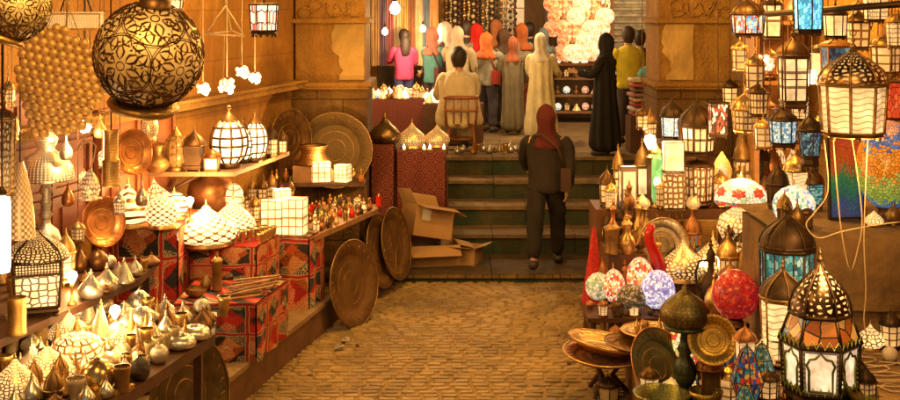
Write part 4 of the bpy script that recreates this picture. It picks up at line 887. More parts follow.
gs = [(69, 342, 42, 34, 'fine', 'tagine', 'glowing finely pierced dome behind the leaf patterned globe'), (77, 366, 52, 40, 'vor', 'round', 'large glowing leaf patterned pierced globe on the display table'), (47, 384, 58, 44, 'fine', 'tagine', 'broad glowing pierced dome at the front of the display table'), (15, 400, 46, 48, 'fine', 'tagine', 'tall glowing pierced dome at the lower left corner'), (101, 344, 22, 46, 'dots', 'cone', 'narrow pointed glowing cone behind the leaf patterned globe'), (88, 326, 18, 38, 'dots', 'cone', 'narrow glowing cone beside the raised shelf edge'), (122, 348, 30, 26, 'vor', 'tagine', 'small glowing pierced dome near the two silver balls'), (72, 320, 24, 26, 'swirl', 'round', 'little glowing swirled globe right of the square black lantern'), (118, 366, 28, 24, 'dots', 'tagine', 'low glowing dotted dome left of the frosted cups')]
for x, y, w_, h_, p_, kk, lb in gs:
    hh = F1 if y > 330 else F1
    on(x, y, hh, lambda Y: lit(dome_lamp(W(w_, Y), W(h_, Y), pz[p_], kind=kk), W(h_, Y)+.08, 1.3), lb, 'dome lamp')
on(12, 352, F1, lambda Y: vase(sc_prof(PR_CYL, W(14, Y), W(38, Y)), plain('pale_glass', (.55, .42, .25), .1, .2, 8, 0), 'glass_tumbler', 16), 'tall pale glass tumbler at the left border', 'tumbler')
on(40, 344, F1, lambda Y: vase(sc_prof(PR_CYL, W(18, Y), W(30, Y)), plain('gold_glass', (.6, .4, .14), .12, .2, 8, 0), 'glass_tumbler', 16), 'golden glass tumbler below the square black lantern', 'tumbler')
on(17, 335, F1+.2, lambda Y: vase(sc_prof(PR_CYL, W(20, Y), W(38, Y)), brass_eng, 'brass_cup', 16), 'engraved brass beaker at left below the square black lantern', 'beaker')
for x, y, lb in ((34, 394, 'left pointed dark brass finial lid at the table front'), (53, 401, 'middle pointed dark brass finial lid at the table front'), (60, 388, 'rear pointed dark brass finial lid at the table front')):
    on(x, y, F1, lambda Y: lantern(6, W(18, Y), W(38, Y), brass_old, brass_fine, body=(.1, .3)), lb, 'finial')
on(76, 402, F1, lambda Y: vase(sc_prof(PR_CUP, W(20, Y), W(24, Y)), plain('pale_glass', (.55, .42, .25), .1, .2, 8, 0), 'candle_glass', 12), 'octagonal pale candle glass at the bottom edge', 'candle glass')
for k in range(3): 
    o = MB(); o.box((0, 0, .012), (.12, .08, .024)); r = o.build('gilt_box', brass_eng); p = A(96+13*k, 398-4*k, F1); put(r, p, 'little flat gilt box lying at the table front edge', 'box', 'flat gilt boxes at the front edge', .5+.3*k)
# dense clutter of little brass pieces filling the gaps
random.seed(31); occ = [A(x, y, F1) for x, y in [(139, 316), (141, 333), (165, 320), (167, 331), (183, 325), (202, 331), (194, 339), (180, 348), (152, 344), (97, 391), (140, 380), (77, 366), (47, 384), (15, 400), (101, 344), (122, 348), (69, 342), (122, 392), (118, 366), (158, 357), (166, 352), (174, 347), (12, 352), (40, 344)]]
protos = [lid_lamp(.08, .1, silver, 'star', 'small_ornament'), lid_lamp(.08, .08, silver_eng, 'ball', 'small_ornament'), lid_lamp(.09, .07, metal('brown_engraved', (.3, .15, .06), .35, 16), 'star', 'small_ornament'), lid_lamp(.075, .12, brass_fine, 'cone', 'small_ornament'), vase(sc_prof(PR_CUP, .06, .09), brass, 'small_goblet', 14)]
fs_ = set(); n = 0
for tr in range(3000):
    Y = random.uniform(6.35, 8.25); X = random.uniform(-3.0, -1.9+(Y-6.2)*.2-.02)
    if X < -2.55+(Y-6.9)*.25 and Y > 6.85: continue
    if any((X-q.x)**2+(Y-q.y)**2 < .092**2 for q in occ): continue
    occ.append(Vector((X, Y, 0))); i = random.randrange(5); r = protos[i] if i not in fs_ else dup(protos[i]); fs_.add(i)
    put(r, (X, Y, F1), ['small silvery onion trinket', 'small round engraved silvery trinket', 'small brown onion trinket', 'small pointed brass trinket', 'small brass goblet'][i]+' in the clutter on the front left display table', 'goblet' if i == 4 else 'trinket', ['silvery trinkets', 'round brass trinkets', 'brown trinkets', 'pointed brass trinkets', 'brass goblets'][i]+' on the front left table', random.uniform(0, 6), s=random.uniform(1.0, 1.6)); n += 1
    if n > 95: break
occ = []; n = 0
for tr in range(800):
    Y = random.uniform(7.9, 8.9); X = random.uniform(-3.15, -2.45+(Y-7.3)*.2)
    if any((X-q.x)**2+(Y-q.y)**2 < .11**2 for q in occ): continue
    occ.append(Vector((X, Y, 0))); r = dup(protos[n % 5]); put(r, (X, Y, F2), ['silvery onion', 'round brass', 'brown onion', 'pointed brass', 'brass goblet'][n % 5]+' trinket on the raised back shelf at left', 'trinket', 'trinkets on the raised back shelf', random.uniform(0, 6), s=random.uniform(.9, 1.5)); n += 1
    if n > 22: break
# onion lamps on the carpet stands
on(385, 143, 1.45, lambda Y: lid_lamp(W(32, Y), W(28, Y), metal('olive_copper', (.3, .18, .06), .3), 'star'), 'dark onion shaped brass lamp on the narrow carpet stand', 'onion lamp')
on(412, 148, 1.374, lambda Y: dome_lamp(W(28, Y), W(30, Y), pierced('pierced_gold', (.6, .38, .14), (1, .6, .2), 1.4, 22, 9, 'vor', .2), kind='star'), 'pierced golden onion lamp on the carpet table beside the pier', 'onion lamp')
on(437, 147, 1.374, lambda Y: dome_lamp(W(26, Y), W(26, Y), pierced('pierced_gold', (.6, .38, .14), (1, .6, .2), 1.4, 22, 9, 'vor', .2), kind='star'), 'pierced golden onion lamp at the right end of the carpet table', 'onion lamp')
for k, x in enumerate((404, 424, 430, 444)):
    r = empty('tea_light'); b = MB(); b.lathe([(.001, 0), (.03, 0), (.032, .03), (.001, .03)], 14); b.build('cup', brass, r)
    b = MB(); b.lathe([(.001, .03), (.012, .035), (.015, .05), (.004, .075), (.001, .085)], 8); b.build('flame', bulb_m, r)
    on(x, 151, 1.374, lambda Y: r, 'tiny burning tea light on the front edge of the carpet table', 'tea light', 'tea lights on the carpet table')
# cardboard boxes
cb = plain('cardboard', (.42, .24, .1), .85, .2, 3, .2); cbi = plain('cardboard_inside', (.34, .19, .08), .9, .2, 3, .1)
def carton(w_, d_, h_, flaps, nm='cardboard_box'):
    r = empty(nm); t = .006; b = MB(); b.box((0, 0, t/2), (w_, d_, t))
    for s_ in (-1, 1): b.box((0, s_*(d_-t)/2, h_/2+t/2+.001), (w_, t, h_-t)); b.box((s_*(w_-t)/2, 0, h_/2+t/2+.001), (t, d_-2*t-.002, h_-t))
    b.build('carton', cb, r)
    for k, ang in enumerate(flaps):
        if ang is None: continue
        b = MB(); L = (w_ if k % 2 == 0 else d_)-.01; D_ = min(w_, d_)*.48
        b.poly([(-L/2, 0, 0), (L/2, 0, 0), (L/2-.015, -D_*cos(ang), D_*sin(ang)), (-L/2+.015, -D_*cos(ang), D_*sin(ang))], 0, (0, 0, .005))
        o = b.build('flap', cb, r); rz = [0, pi/2, pi, -pi/2][k]; off = [(0, -d_/2), (w_/2, 0), (0, d_/2), (-w_/2, 0)][k]; o.rotation_euler = (0, 0, rz); o.location = (off[0], off[1], h_+.002)
    b = MB(); b.box((-w_*.22, -d_/2-.003, h_*.7), (w_*.22, .002, h_*.35)); b.build('paper_label', plain('label_paper', (.6, .58, .45), .7, .1), r); return r
r = carton(.62, .4, .24, (-.5, -.25, .7, -.6)); put(r, (-.22, 14.3, .1), 'lower open cardboard box resting on the landing by the steps', 'cardboard box', rz=.2)
r = carton(.5, .4, .36, (-.2, -.35, .9, 1.0)); put(r, (-.3, 14.25, .42), 'upper tilted cardboard box with white label and open flaps', 'cardboard box', rot=(radians(-8), radians(12), .45))
r = carton(.4, .3, .2, (.2, .3, -.5, .6)); put(r, (.15, 14.35, .1), 'small flattened looking cardboard box nearest the steps', 'cardboard box', rz=-.35)

# metalware hung on the red doors
random.seed(61)
hk = [(8, 96, 8.4, 14, 30, 0), (66, 150, 8.6, 12, 26, 1), (78, 232, 8.7, 14, 24, 0), (64, 112, 8.3, 13, 26, 2), (100, 128, 8.8, 12, 24, 1), (120, 205, 9.4, 12, 24, 0), (150, 130, 9.8, 14, 30, 2), (84, 178, 8.9, 10, 20, 2), (30, 92, 8.0, 14, 26, 1), (142, 196, 9.8, 12, 26, 1), (160, 100, 10, 14, 26, 0), (68, 196, 8.9, 12, 26, 1), (12, 130, 8.1, 13, 30, 2), (104, 158, 9.0, 11, 22, 0)]
for k, (x, y, Y, w_, h_, kd) in enumerate(hk):
    m, mn = [(brass, 'polished brass'), (silver, 'silvery'), (brass_old, 'old brass'), (copper, 'copper')][k % 4]
    if kd == 0: r = lantern(6, W(w_, Y), W(h_, Y), m, glow('amber_pane', (1, .55, .2), .9, 2, 3, .14), hang=True); c_ = 'lantern'
    elif kd == 1: r = lid_lamp(W(w_*1.1, Y), W(h_*.9, Y), m, 'star', 'bell_ornament'); c_ = 'bell ornament'
    else: r = dome_lamp(W(w_*1.2, Y), W(h_, Y), pierced('pierced_small', (.6, .42, .18), (1, .65, .3), 1.2, 14, 6, 'vor', .2), kind='round', name='pierced_ball_lamp'); c_ = 'ball lamp'
    b = MB(); b.tube([(0, 0, W(h_, Y)*.98), (0, 0, 4.2-P(x, y, Y).z)], .003, 5); b.build('wire', iron_l, r)
    put(r, P(x, y+10, Y), '%s %s hanging before the red doors, %s' % (mn, c_, ['high at the left border', 'under the bead hanging', 'low beside the copper tray', 'beside the bead hanging', 'above the engraved cylinder', 'left of the swirled domes', 'under the huge sphere', 'between lampstand and drop lamp', 'above the lampstand', 'above the swirled domes', 'right of the huge sphere', 'right of the lampstand', 'by the left border lantern', 'near the carved cylinder'][k]), c_)
# unlit pierced silver domes, a faint glow painted into their holes
pzs = pierced('pierced_silver_faint_glow', (.8, .68, .45), (1, .6, .3), .25, 16, 7, 'vor', .2)
for k, (x, y, w_, h_) in enumerate(((60, 362, 30, 26), (106, 372, 26, 24), (30, 372, 28, 26), (88, 352, 24, 24), (128, 326, 22, 22), (32, 352, 22, 24), (104, 312, 20, 24))):
    on(x, y, F1 if y > 330 else F2 if x < 90 else F1, lambda Y: dome_lamp(W(w_, Y), W(h_, Y), pzs, kind=['tagine', 'round', 'star'][k % 3], basem=silver), 'unlit pierced silver %s, %s' % (['dome', 'globe', 'onion'][k % 3], ['in front of the leaf patterned globe', 'right of the leaf patterned globe', 'near the lower left corner', 'behind the leaf patterned globe', 'left of the silver balls', 'below the square black lantern', 'by the raised shelf edge'][k]), 'dome lamp')
# ================================================================ RIGHT SIDE GOODS
wg = glow('wave_glass', (1, .72, .4), 2.4, 1, 9, .16, 'wave', lc=(.5, .3, .15)); ag = glow('arch_glass', (1, .74, .42), 2.4, 1, 2, .08)
lg = glow('lace_glass', (1, .72, .38), 2.2, 5, 5, .12, 'arab', lc=(.35, .2, .1)); dim = glow('amber_pane', (1, .55, .2), .9, 2, 3, .14); warm = glow('warm_pane', (1, .6, .25), 1.2, 1, 3, .1)
teal = mosaic('teal_glass', [(.05, .25, .25), (.12, .42, .4), (.3, .5, .42), (.03, .12, .14)], 2.5, 6, .5); cyan = mosaic('cyan_glass', [(.1, .45, .6), (.2, .7, .8), (.05, .3, .5)], 2, 3, 1.1, th=.04)
dblue = mosaic('night_blue_glass', [(.02, .06, .14), (.05, .14, .22), (.12, .3, .32), (.02, .03, .06)], 2, 4, .45); ambr = mosaic('amber_glass_mosaic', [(.6, .2, .03), (.4, .09, .01), (.12, .2, .2), (.55, .26, .05)], 1, .7, .4)
redm = mosaic('red_mosaic', [(.5, .01, .01), (.35, .005, .01), (.6, .05, .02), (.3, .01, .02)], 26, 13, .5, (.35, .14, .05), .07)
lav = mosaic('lavender_mosaic', [(.35, .3, .6), (.7, .7, .8), (.25, .22, .5), (.8, .75, .75)], 22, 12, .8)
wmos = mosaic('white_mosaic', [(.9, .8, .6), (.85, .75, .55), (.8, .7, .5), (.15, .25, .7), (.9, .8, .6), (.1, .4, .25)], 18, 9, .9, (.3, .18, .08), .06)
rwm = mosaic('red_white_mosaic', [(.85, .7, .5), (.75, .1, .04), (.85, .72, .5), (.6, .04, .03), (.8, .4, .1)], 16, 8, .7, (.3, .15, .06), .06)
gwm = mosaic('green_white_mosaic', [(.8, .75, .5), (.25, .4, .2), (.85, .75, .5), (.5, .55, .25)], 14, 6, .45, (.25, .16, .07), .06)
yem = mosaic('yellow_red_mosaic', [(.9, .6, .12), (.85, .75, .45), (.7, .06, .03), (.9, .7, .2)], 16, 9, .8, (.25, .12, .05), .06)
meshm = mosaic('dark_net_mosaic', [(.1, .06, .03), (.25, .16, .08), (.5, .4, .25), (.06, .08, .05)], 24, 12, .25)
wave = mosaic('wave_band_mosaic', [(.08, .2, .55), (.1, .25, .6), (.3, .5, .08), (.4, .5, .1), (.8, .28, .02), (.8, .3, .03), (.1, .2, .55), (.75, .4, .25), (.7, .3, .2)], 26, 17, .3, (.06, .04, .02), .06, .9, .88)
stain = mosaic('stained_dark', [(.02, .06, .2), (.4, .03, .02), (.03, .2, .2), (.02, .03, .08), (.5, .25, .05)], 2, 3, .35); stain2 = mosaic('stained_green', [(.03, .14, .1), (.05, .25, .25), (.3, .25, .05), (.02, .06, .06)], 2, 3, .35)
glassm = plain('pale_glass', (.55, .42, .25), .1, .2, 8, 0)
def LN(px, py, h, n, w_, h_, met, gl_, lab, rz=0, cat='lantern', group=None, **k): return on(px, py, h, lambda Y: lantern(n, W(w_, Y), W(h_, Y), met, gl_, **k), lab, cat, group, rz)
E = 1.15
LN(607, 207, E, 6, 17, 42, iron_l, warm, 'small brown lantern at the left end of the rear tier')
LN(618, 203, E, 4, 12, 60, brass_old, dim, 'thin old brass lantern second from the left on the rear tier')
on(628, 208, E, lambda Y: box_lamp(W(17, Y), W(13, Y), W(42, Y), glow('arch_paper', (1, .74, .4), 1.9, 1, 1, .12), iron_l, mid=False), 'white papered lantern with dark frame near the left end of the rear tier', 'box lantern', rz=.1)
LN(642, 203, E, 4, 15, 66, brass_old, glow('white_panel', (1, .78, .5), 2.4, 1, 1, .06), 'narrow brass lantern with bright white panels left of the green candle lamp')
r = empty('candle_lamp'); Y = 12; b = MB(); b.lathe([(.001, 0)]+sc_prof([(.8, 0), (1, .03), (.6, .07), (.6, .1)], W(14, Y), W(62, Y)), 16); b.build('foot', brass, r); b = MB(); b.lathe(sc_prof([(.8, .88), (.9, .92), (.4, .97), (.05, 1.06)], W(14, Y), W(62, Y)), 16); b.build('cap', brass, r)
b = MB(); b.lathe(sc_prof([(.7, .1), (.85, .2), (.85, .8), (.7, .88)], W(14, Y), W(62, Y)), 18); b.build('green_glass', mosaic('green_lit_glass', [(.1, .3, .08), (.15, .38, .12)], 3, 3, .9, (.08, .2, .06), .0), r)
b = MB(); b.ball((0, -W(7, Y), W(27, Y)), W(3.2, Y), 0, 10, 1.5); b.build('flame', bulb_m, r); put(r, A(656, 208, E), 'green glass candle lamp with bright flame on the rear tier', 'candle lamp')
on(673, 209, E, lambda Y: box_lamp(W(21, Y), W(16, Y), W(36, Y), glow('ornate_pane', (.95, .7, .35), .8, 4, 6, .2, 'arab'), brass, mid=False), 'ornate gold framed lantern under the bright white square one', 'box lantern')
p_ = A(673, 209, E); put(box_lamp(W(20, 12), W(15, 12), W(31, 12), glow('blank_paper', (1, .74, .48), 2.2, 1, 1, .02), iron_l, mid=False), p_+Vector((0, 0, W(36, 12)+.003)), 'bright white square lantern stacked on the ornate gold one', 'box lantern')
LN(697, 207, E, 8, 34, 52, iron_l, glow('dull_lace', (1, .6, .28), .8, 3, 4, .16, 'arab'), 'lower dark eight sided lantern on the rear tier under a taller one', body=(.14, .8), mid=1)
p_ = A(697, 207, E); r = lantern(8, W(38, 12), W(62, 12), iron, glow('dim_lace', (1, .62, .3), 1.0, 1, 2, .12), body=(.1, .5), mid=1); put(r, p_+Vector((0, 0, W(50, 12))), 'upper dark domed lantern stacked on the eight sided lantern', 'lantern')
r = empty('arched_mirror'); q = W(1, 12); b = MB(); arch = [(-12, 0), (12, 0), (12, 34), (7, 46), (0, 56), (-7, 46), (-12, 34)]; b.poly([(x*q, 0, z*q) for x, z in arch], 0, (0, .025, 0)); b.build('frame', brass_eng, r)
b = MB(); b.poly([(x*q*.6, -.004, (z*.72+6)*q) for x, z in arch], 0, (0, .003, 0)); b.build('mirror_glass', metal('mirror', (.8, .75, .65), .12, 0, .8), r); put(r, A(722, 207, E), 'arched brass framed mirror on the rear tier', 'mirror')
slab('tall_plinth', [(2.1, 12.52), (2.75, 12.52), (2.75, 12.95), (2.1, 12.95)], 0, 1.74, wd_r, 'tall narrow plinth behind the rear tier carrying two lanterns', 'plinth')
LN(672, 142, 1.74, 6, 24, 46, iron, mosaic('pale_blue_panes', [(.6, .65, .6), (.35, .5, .55), (.8, .7, .5)], 2, 3, 1.0), 'silver blue paned lantern on the tall plinth left of the big dark one')
LN(650, 143, 1.74, 6, 14, 36, brass_old, dim, 'small brass lantern at the left edge of the tall plinth')
def bare(p, en, label, R=.045, stem=.1):
    r = empty('bare_bulb', p); tag(r, label, 'light bulb', 'lit bare bulbs standing among the goods'); b = MB(); b.lathe([(.001, 0), (R*.9, 0), (R*.8, .015), (R*.3, .03), (R*.25, stem), (R*.45, stem), (R*.45, stem+R*.6), (.001, stem+R*.6)], 12); b.build('socket', brass_old, r)
    b = MB(); z = stem+R*.6; b.lathe([(R*.35, z), (R*.6, z+R*.5), (R, z+R*1.3), (R*.8, z+R*2), (.001, z+R*2.4)], 14); b.build('bulb', bulb_m, r); bulb_light(r, (0, -R*1.6, z+R*1.6), en, (1, .62, .27), .03); return r
bare(Vector((2.0, 12.0, 1.151+.5)), 12, 'round lit bulb glowing beside the narrow brass lantern on the rear tier', .06, .06)
slab('thin_post', [(1.97, 11.97), (2.03, 11.97), (2.03, 12.03), (1.97, 12.03)], 1.152, 1.65, wood, 'thin wooden post holding the round lit bulb', 'post')
# right part of rear tier
for x, y, w_, h_, m, nm, lb in ((742, 206, 13, 40, brass, PR_JUG, 'tall brass jug on the rear tier right of the mirror'), (757, 205, 11, 30, brass_old, PR_BALL, 'round brass vase on the rear tier right of the tall jug'), (783, 205, 13, 34, copper_old, PR_JUG, 'copper jug at the right end of the rear tier')):
    on(x, y, E, lambda Y: vase(sc_prof(nm, W(w_, Y), W(h_, Y)), m, 'metal_jug', 20, handle=1), lb, 'jug')
on(768, 205, E, lambda Y: lid_lamp(W(18, Y), W(34, Y), plain('maroon_lacquer', (.14, .02, .01), .2, .2, 5, 0), 'ball'), 'smooth dark red egg on the rear tier by the stained glass lamp', 'egg ornament')
# blocks for the small brasses at left
slab('display_block', [(1.48, 11.2), (1.84, 11.2), (1.84, 11.88), (1.48, 11.88)], 0, .85, wd_r, 'narrow wooden block carrying the little brass teapots', 'display block')
for x, y, w_, h_, p, m, hs, lb in ((612, 254, 16, 26, PR_CYL, brass_old, 0, 'old brass beaker at the front left of the narrow block'), (627, 254, 18, 30, PR_JUG, brass, 1, 'shiny brass teapot with spout on the narrow block'), (640, 252, 15, 24, PR_BALL, brass_old, 1, 'small round teapot at the right of the narrow block'), (613, 243, 12, 34, PR_JUG, copper, 0, 'slim copper jug at the back of the narrow block'), (626, 242, 12, 40, PR_BOT, brass_old, 0, 'tall brass flask at the back of the narrow block'), (638, 242, 12, 34, PR_JUG, brass, 0, 'slim brass ewer at the back of the narrow block')):
    on(x, y, .85, lambda Y: vase(sc_prof(p, W(w_, Y), W(h_, Y)), m, 'teapot' if hs else 'metal_flask', 18, handle=hs, spout=hs, lid=1), lb, 'teapot' if hs else 'flask')
# stool of egg lamps
st = .43
for x, y, w_, h_, m, lb in ((598, 304, 25, 32, gwm, 'green and white mosaic egg lamp at the left end of the low stool'), (614, 307, 22, 38, rwm, 'red and white mosaic egg lamp second from left on the low stool'), (640, 303, 28, 46, rwm, 'tall white and red mosaic egg lamp at the back of the low stool'), (632, 314, 30, 30, meshm, 'dark netted egg lamp at the front of the low stool'), (658, 314, 34, 44, lav, 'lavender beaded egg lamp at the right end of the low stool')):
    on(x, y, st, lambda Y: egg_lamp(W(w_, Y), W(h_, Y), m), lb, 'egg lamp')
r = empty('red_tassel_cone'); b = MB(); b.lathe([(W(12, 11), 0), (W(9, 11), W(20, 11)), (W(5, 11), W(48, 11)), (W(2, 11), W(72, 11)), (.001, W(78, 11))], 18, lobes=9, amp=.08); b.build('net_cover', plain('red_net', (.5, .015, .01), .7, .4, 30, .6, 60, .01), r)
put(r, (1.33, 11.1, .43), 'tall red beaded cone behind the green and white egg lamp', 'beaded cone')
for x, y in ((588, 302), (590, 309)): on(x, y, st, lambda Y: vase(sc_prof(PR_BALL, W(9, Y), W(9, Y)), copper_old, 'copper_cup', 14), 'tiny copper cup at the left edge of the low stool', 'cup', 'tiny copper cups on the stool')
# middle tier
D = .61
on(683, 281, D, lambda Y: dome_lamp(W(42, Y), W(48, Y), pierced('pierced_silver2', (.6, .45, .25), (1, .68, .32), 2.2, 16, 8, 'vor', .22), kind='star', fin=brass), 'glowing pierced onion lamp on the middle tier, left one', 'dome lamp')
on(713, 279, D, lambda Y: dome_lamp(W(42, Y), W(50, Y), pierced('pierced_gold2', (.55, .34, .14), (1, .66, .3), 1.8, 13, 7, 'vor', .2), kind='star', fin=brass), 'glowing pierced onion lamp on the middle tier, right one', 'dome lamp')
put(tray(W(27, 11.5), silver, .05, 'silver_tray', brass), Vector((2.04, 11.55, .61+W(27, 11.5))), 'round silver tray standing upright behind the lavender egg lamp', 'tray', rot=(radians(80), 0, radians(12)))
r = empty('red_horn'); b = MB(); q = W(1, 11.3); b.tube([(6*q, 0, 0), (5*q, 0, 14*q), (0, 0, 28*q), (-5*q, 0, 38*q), (-6*q, 0, 48*q), (-3*q, 0, 56*q)], [7*q, 7*q, 6*q, 5*q, 4.5*q, 4*q], 14); b.build('glass_tube', plain('red_glass', (.5, .02, .015), .1, .2, 9, 0), r); b = MB(); b.lathe([(.001, -.002), (9*q, -.002), (8*q, .02), (.001, .025)], 16, (6*q, 0, 0)); b.build('foot', brass, r)
put(r, A(655, 282, D), 'curved red glass horn in front of the silver tray', 'glass horn')
r = empty('gold_square_plate'); b = MB(); q = W(1, 11.8); b.box((0, 0, 17*q), (40*q, .02, 34*q)); b.build('plate', brass_fine, r); b = MB()
for s_ in (-1, 1): b.box((s_*19.3*q, -.012, 17*q), (1.6*q, .012, 34*q)); b.box((0, -.0125, 17*q+s_*16.2*q), (36.8*q, .012, 1.6*q))
b.build('rim', brass, r); put(r, A(700, 268, D)+Vector((0, .12, .12)), 'gold square plate propped behind the glowing onion lamps', 'plate')
slab('small_riser', [(2.3, 11.68), (2.48, 11.68), (2.48, 11.86), (2.3, 11.86)], .612, .73, wood, 'little wooden riser under the gold square plate', 'riser')
# stained glass table lamp
Y = 11.4; q = W(1, Y); r = empty('stained_glass_lamp'); b = MB(); b.lathe([(.001, 0), (16*q, 0), (15*q, 3*q), (9*q, 6*q)], 24); b.lathe([(3*q, 46*q), (3*q, 56*q)], 10); b.build('base', brass, r)
b = MB(); b.lathe([(9*q, 6*q), (18*q, 14*q), (24*q, 26*q), (21*q, 38*q), (9*q, 46*q), (3*q, 50*q)], 30); b.build('lit_globe', pierced('pierced_globe', (.75, .5, .25), (1, .72, .38), 2.6, 18, 7, 'vor', .14), r)
b = MB(); b.lathe([(26*q, 51*q), (26.5*q, 55*q)], 36); b.build('shade_border', mosaic('tiffany_border', [(.1, .15, .5), (.7, .05, .03), (.2, .35, .15), (.85, .7, .4)], 18, 1, .6), r)
b = MB(); b.lathe([(26.5*q, 55*q), (25*q, 62*q), (20*q, 69*q), (12*q, 74*q), (4*q, 76*q), (1*q, 77*q)], 36); b.build('shade', mosaic('tiffany_cream', [(.9, .75, .5), (.85, .7, .45), (.9, .78, .52), (.35, .45, .2)], 20, 6, .9, (.25, .15, .06), .06), r)
fm_ = mosaic('red_petals', [(.7, .03, .02), (.6, .1, .03), (.8, .06, .04)], 5, 3, .8)
for a in range(7):
    an = a*2*pi/7-1.9; cx, cy = cos(an), sin(an); b = MB(); rr = 23.3*q
    b.lathe([(.001, -.6*q), (3*q, -.3*q), (7*q, 0), (6*q, .5*q), (2*q, 1.1*q), (.001, 1.2*q)], 24, (cx*rr, cy*rr, 64*q), lobes=6, amp=.16, mat=Matrix.Rotation(an, 3, 'Z') @ Matrix.Rotation(radians(62), 3, 'Y'), sx=.75)
    b.build('red_flower', fm_, r)
b = MB(); b.lathe([(1.5*q, 76*q), (2.5*q, 78*q), (1*q, 81*q), (.001, 83*q)], 10); b.build('finial', brass, r)
lit(r, .82, 9, -.1); put(r, A(741, 254, .8), 'stained glass table lamp with red flowers over a glowing globe', 'table lamp')
b = None
on(790, 252, .8, lambda Y: dome_lamp(W(30, Y), W(30, Y), pz['vor'], kind='tagine'), 'glowing pierced dome partly hidden right of the flower lamp', 'dome lamp')
# low platform things
L0 = .3
r = empty('tray_stand', (1.27, 9.85, 0)); tag(r, 'low turned wooden stand under the stack of golden trays', 'stand')
for k in range(3): a = k*2.1; b = MB(); b.tube([(.2*cos(a), .2*sin(a), 0), (.06*cos(a), .06*sin(a), .15), (.16*cos(a), .16*sin(a), .27)], [.02, .026, .018], 8); b.build('leg', wood, r)
b = MB(); b.lathe([(.001, .262), (.22, .262), (.22, .285), (.001, .285)], 20); b.build('top', wood, r)
gt = metal('gold_tray', (.8, .52, .18), .32, 0, .55, 4)
put(tray(.32, metal('rose_tray', (.75, .4, .22), .35), .05, 'round_tray', brass), (1.24, 9.8, .302), 'lower rosy copper tray of the stack beside the paving', 'tray', rot=(radians(5), radians(3), 0))
put(tray(.31, gt, .06, 'round_tray', brass), (1.27, 9.85, .37), 'upper golden tray of the stack beside the paving', 'tray', rot=(radians(8), radians(7), 1))
put(tray(.25, metal('dark_gold_tray', (.35, .2, .08), .4), .04, 'round_tray', brass_old), (1.5, 9.75, .40), 'dark bronze tray overlapping the golden stack on its right', 'tray', rot=(radians(4), radians(-4), 2))
r = tray(.3, metal('red_green_tray', (.16, .13, .05), .4), .05, 'round_tray', copper); put(r, P(651, 368, 9.2)+Vector((.05, 0, 0)), 'dark green tray leaning upright beside the pedestal lamp', 'tray', rot=(radians(62), radians(0), radians(38)))
on(608, 402, .0, lambda Y: lantern(6, W(24, Y), W(30, Y), iron, glassm, hang=True), 'tiny iron lantern with handle standing on the paving below the trays', 'lantern')
def bowl(w_, h_, m, Y): return vase(sc_prof([(.35, 0), (.4, .06), (.7, .35), (.95, .8), (1, 1), (.93, .97), (.65, .4), (.3, .15), (.001, .12)], W(w_, Y), W(h_, Y)), m, 'bowl', 30)
gb = metal('green_gold', (.3, .3, .1), .3, 14)
on(662, 412, .3, lambda Y: bowl(58, 20, gb, Y), 'wide green gold bowl at the bottom edge beside the pedestal lamp', 'bowl')
on(706, 414, .3, lambda Y: bowl(34, 24, metal('yellow_bowl', (.6, .45, .12), .3, 10), Y), 'tilted yellow bowl at the bottom edge', 'bowl')
Y = 8.8; q = W(1, Y); r = empty('pedestal_lamp'); b = MB(); b.lathe([(.001, 0), (20*q, 0), (18*q, 4*q), (8*q, 9*q), (5*q, 18*q), (9*q, 24*q), (12*q, 34*q), (9*q, 44*q), (5*q, 50*q), (8*q, 56*q), (5*q, 62*q), (4*q, 72*q), (20*q, 76*q), (22*q, 79*q), (.001, 80*q)], 24); b.build('pedestal', metal('green_bronze', (.1, .13, .08), .35, 10), r)
b = MB(); b.lathe([(20*q, 80*q), (24*q, 86*q), (24*q, 95*q), (17*q, 104*q), (8*q, 110*q), (3*q, 114*q), (3*q, 117*q), (.1*q, 120*q)], 32, lobes=16, amp=.02); b.build('domed_lid', olive_m, r); put(r, A(685, 406, .3), 'olive domed lid on a tall dark green turned pedestal', 'pedestal lamp')
on(691, 374, .3, lambda Y: egg_lamp(W(40, Y), W(66, Y), yem), 'yellow and red mosaic lamp behind the green pedestal', 'egg lamp')
r = empty('round_pedestal', (2.1, 9.0, .3)); tag(r, 'dark round pedestal under the red beaded egg lamp', 'pedestal'); b = MB(); b.lathe([(.001, 0), (.15, 0), (.14, .03), (.05, .08), (.045, .38), (.12, .44), (.14, .48), (.001, .48)], 20); b.build('stem', iron, r)
put(egg_lamp(W(46, 9), W(56, 9), redm), (2.14, 9.0, .782), 'red beaded mosaic egg lamp on a dark round pedestal', 'egg lamp')
r = empty('low_stand', (1.68, 9.95, .3)); tag(r, 'little stand under the gilt tray of figurines', 'stand'); b = MB(); b.lathe([(.001, 0), (.14, 0), (.04, .04), (.04, .1), (.16, .15), (.001, .15)], 16); b.build('stem', wood, r)
put(tray(.26, gt, .03, 'gilt_tray', brass), (1.68, 9.95, .46), 'gilt tray of small figurines in front of the egg lamps', 'tray')
random.seed(3)
for k in range(7):
    a = k*.95; on_ = lid_lamp(random.uniform(.05, .08), random.uniform(.07, .13), brass if k % 2 else brass_old, ['star', 'cone', 'ball'][k % 3], 'small_ornament'); put(on_, (1.68+.13*cos(a), 9.95+.13*sin(a), .465), 'small golden figurine on the gilt tray before the egg lamps', 'figurine', 'golden figurines on the gilt tray')
put(tray(W(24, 8.6), metal('yellow_plate', (.7, .45, .1), .3, 10), .04, 'yellow_plate', brass), P(713, 340, 8.5), 'yellow metal plate propped behind the dark stained lanterns', 'plate', rot=(radians(72), 0, radians(-15)))
T = .92
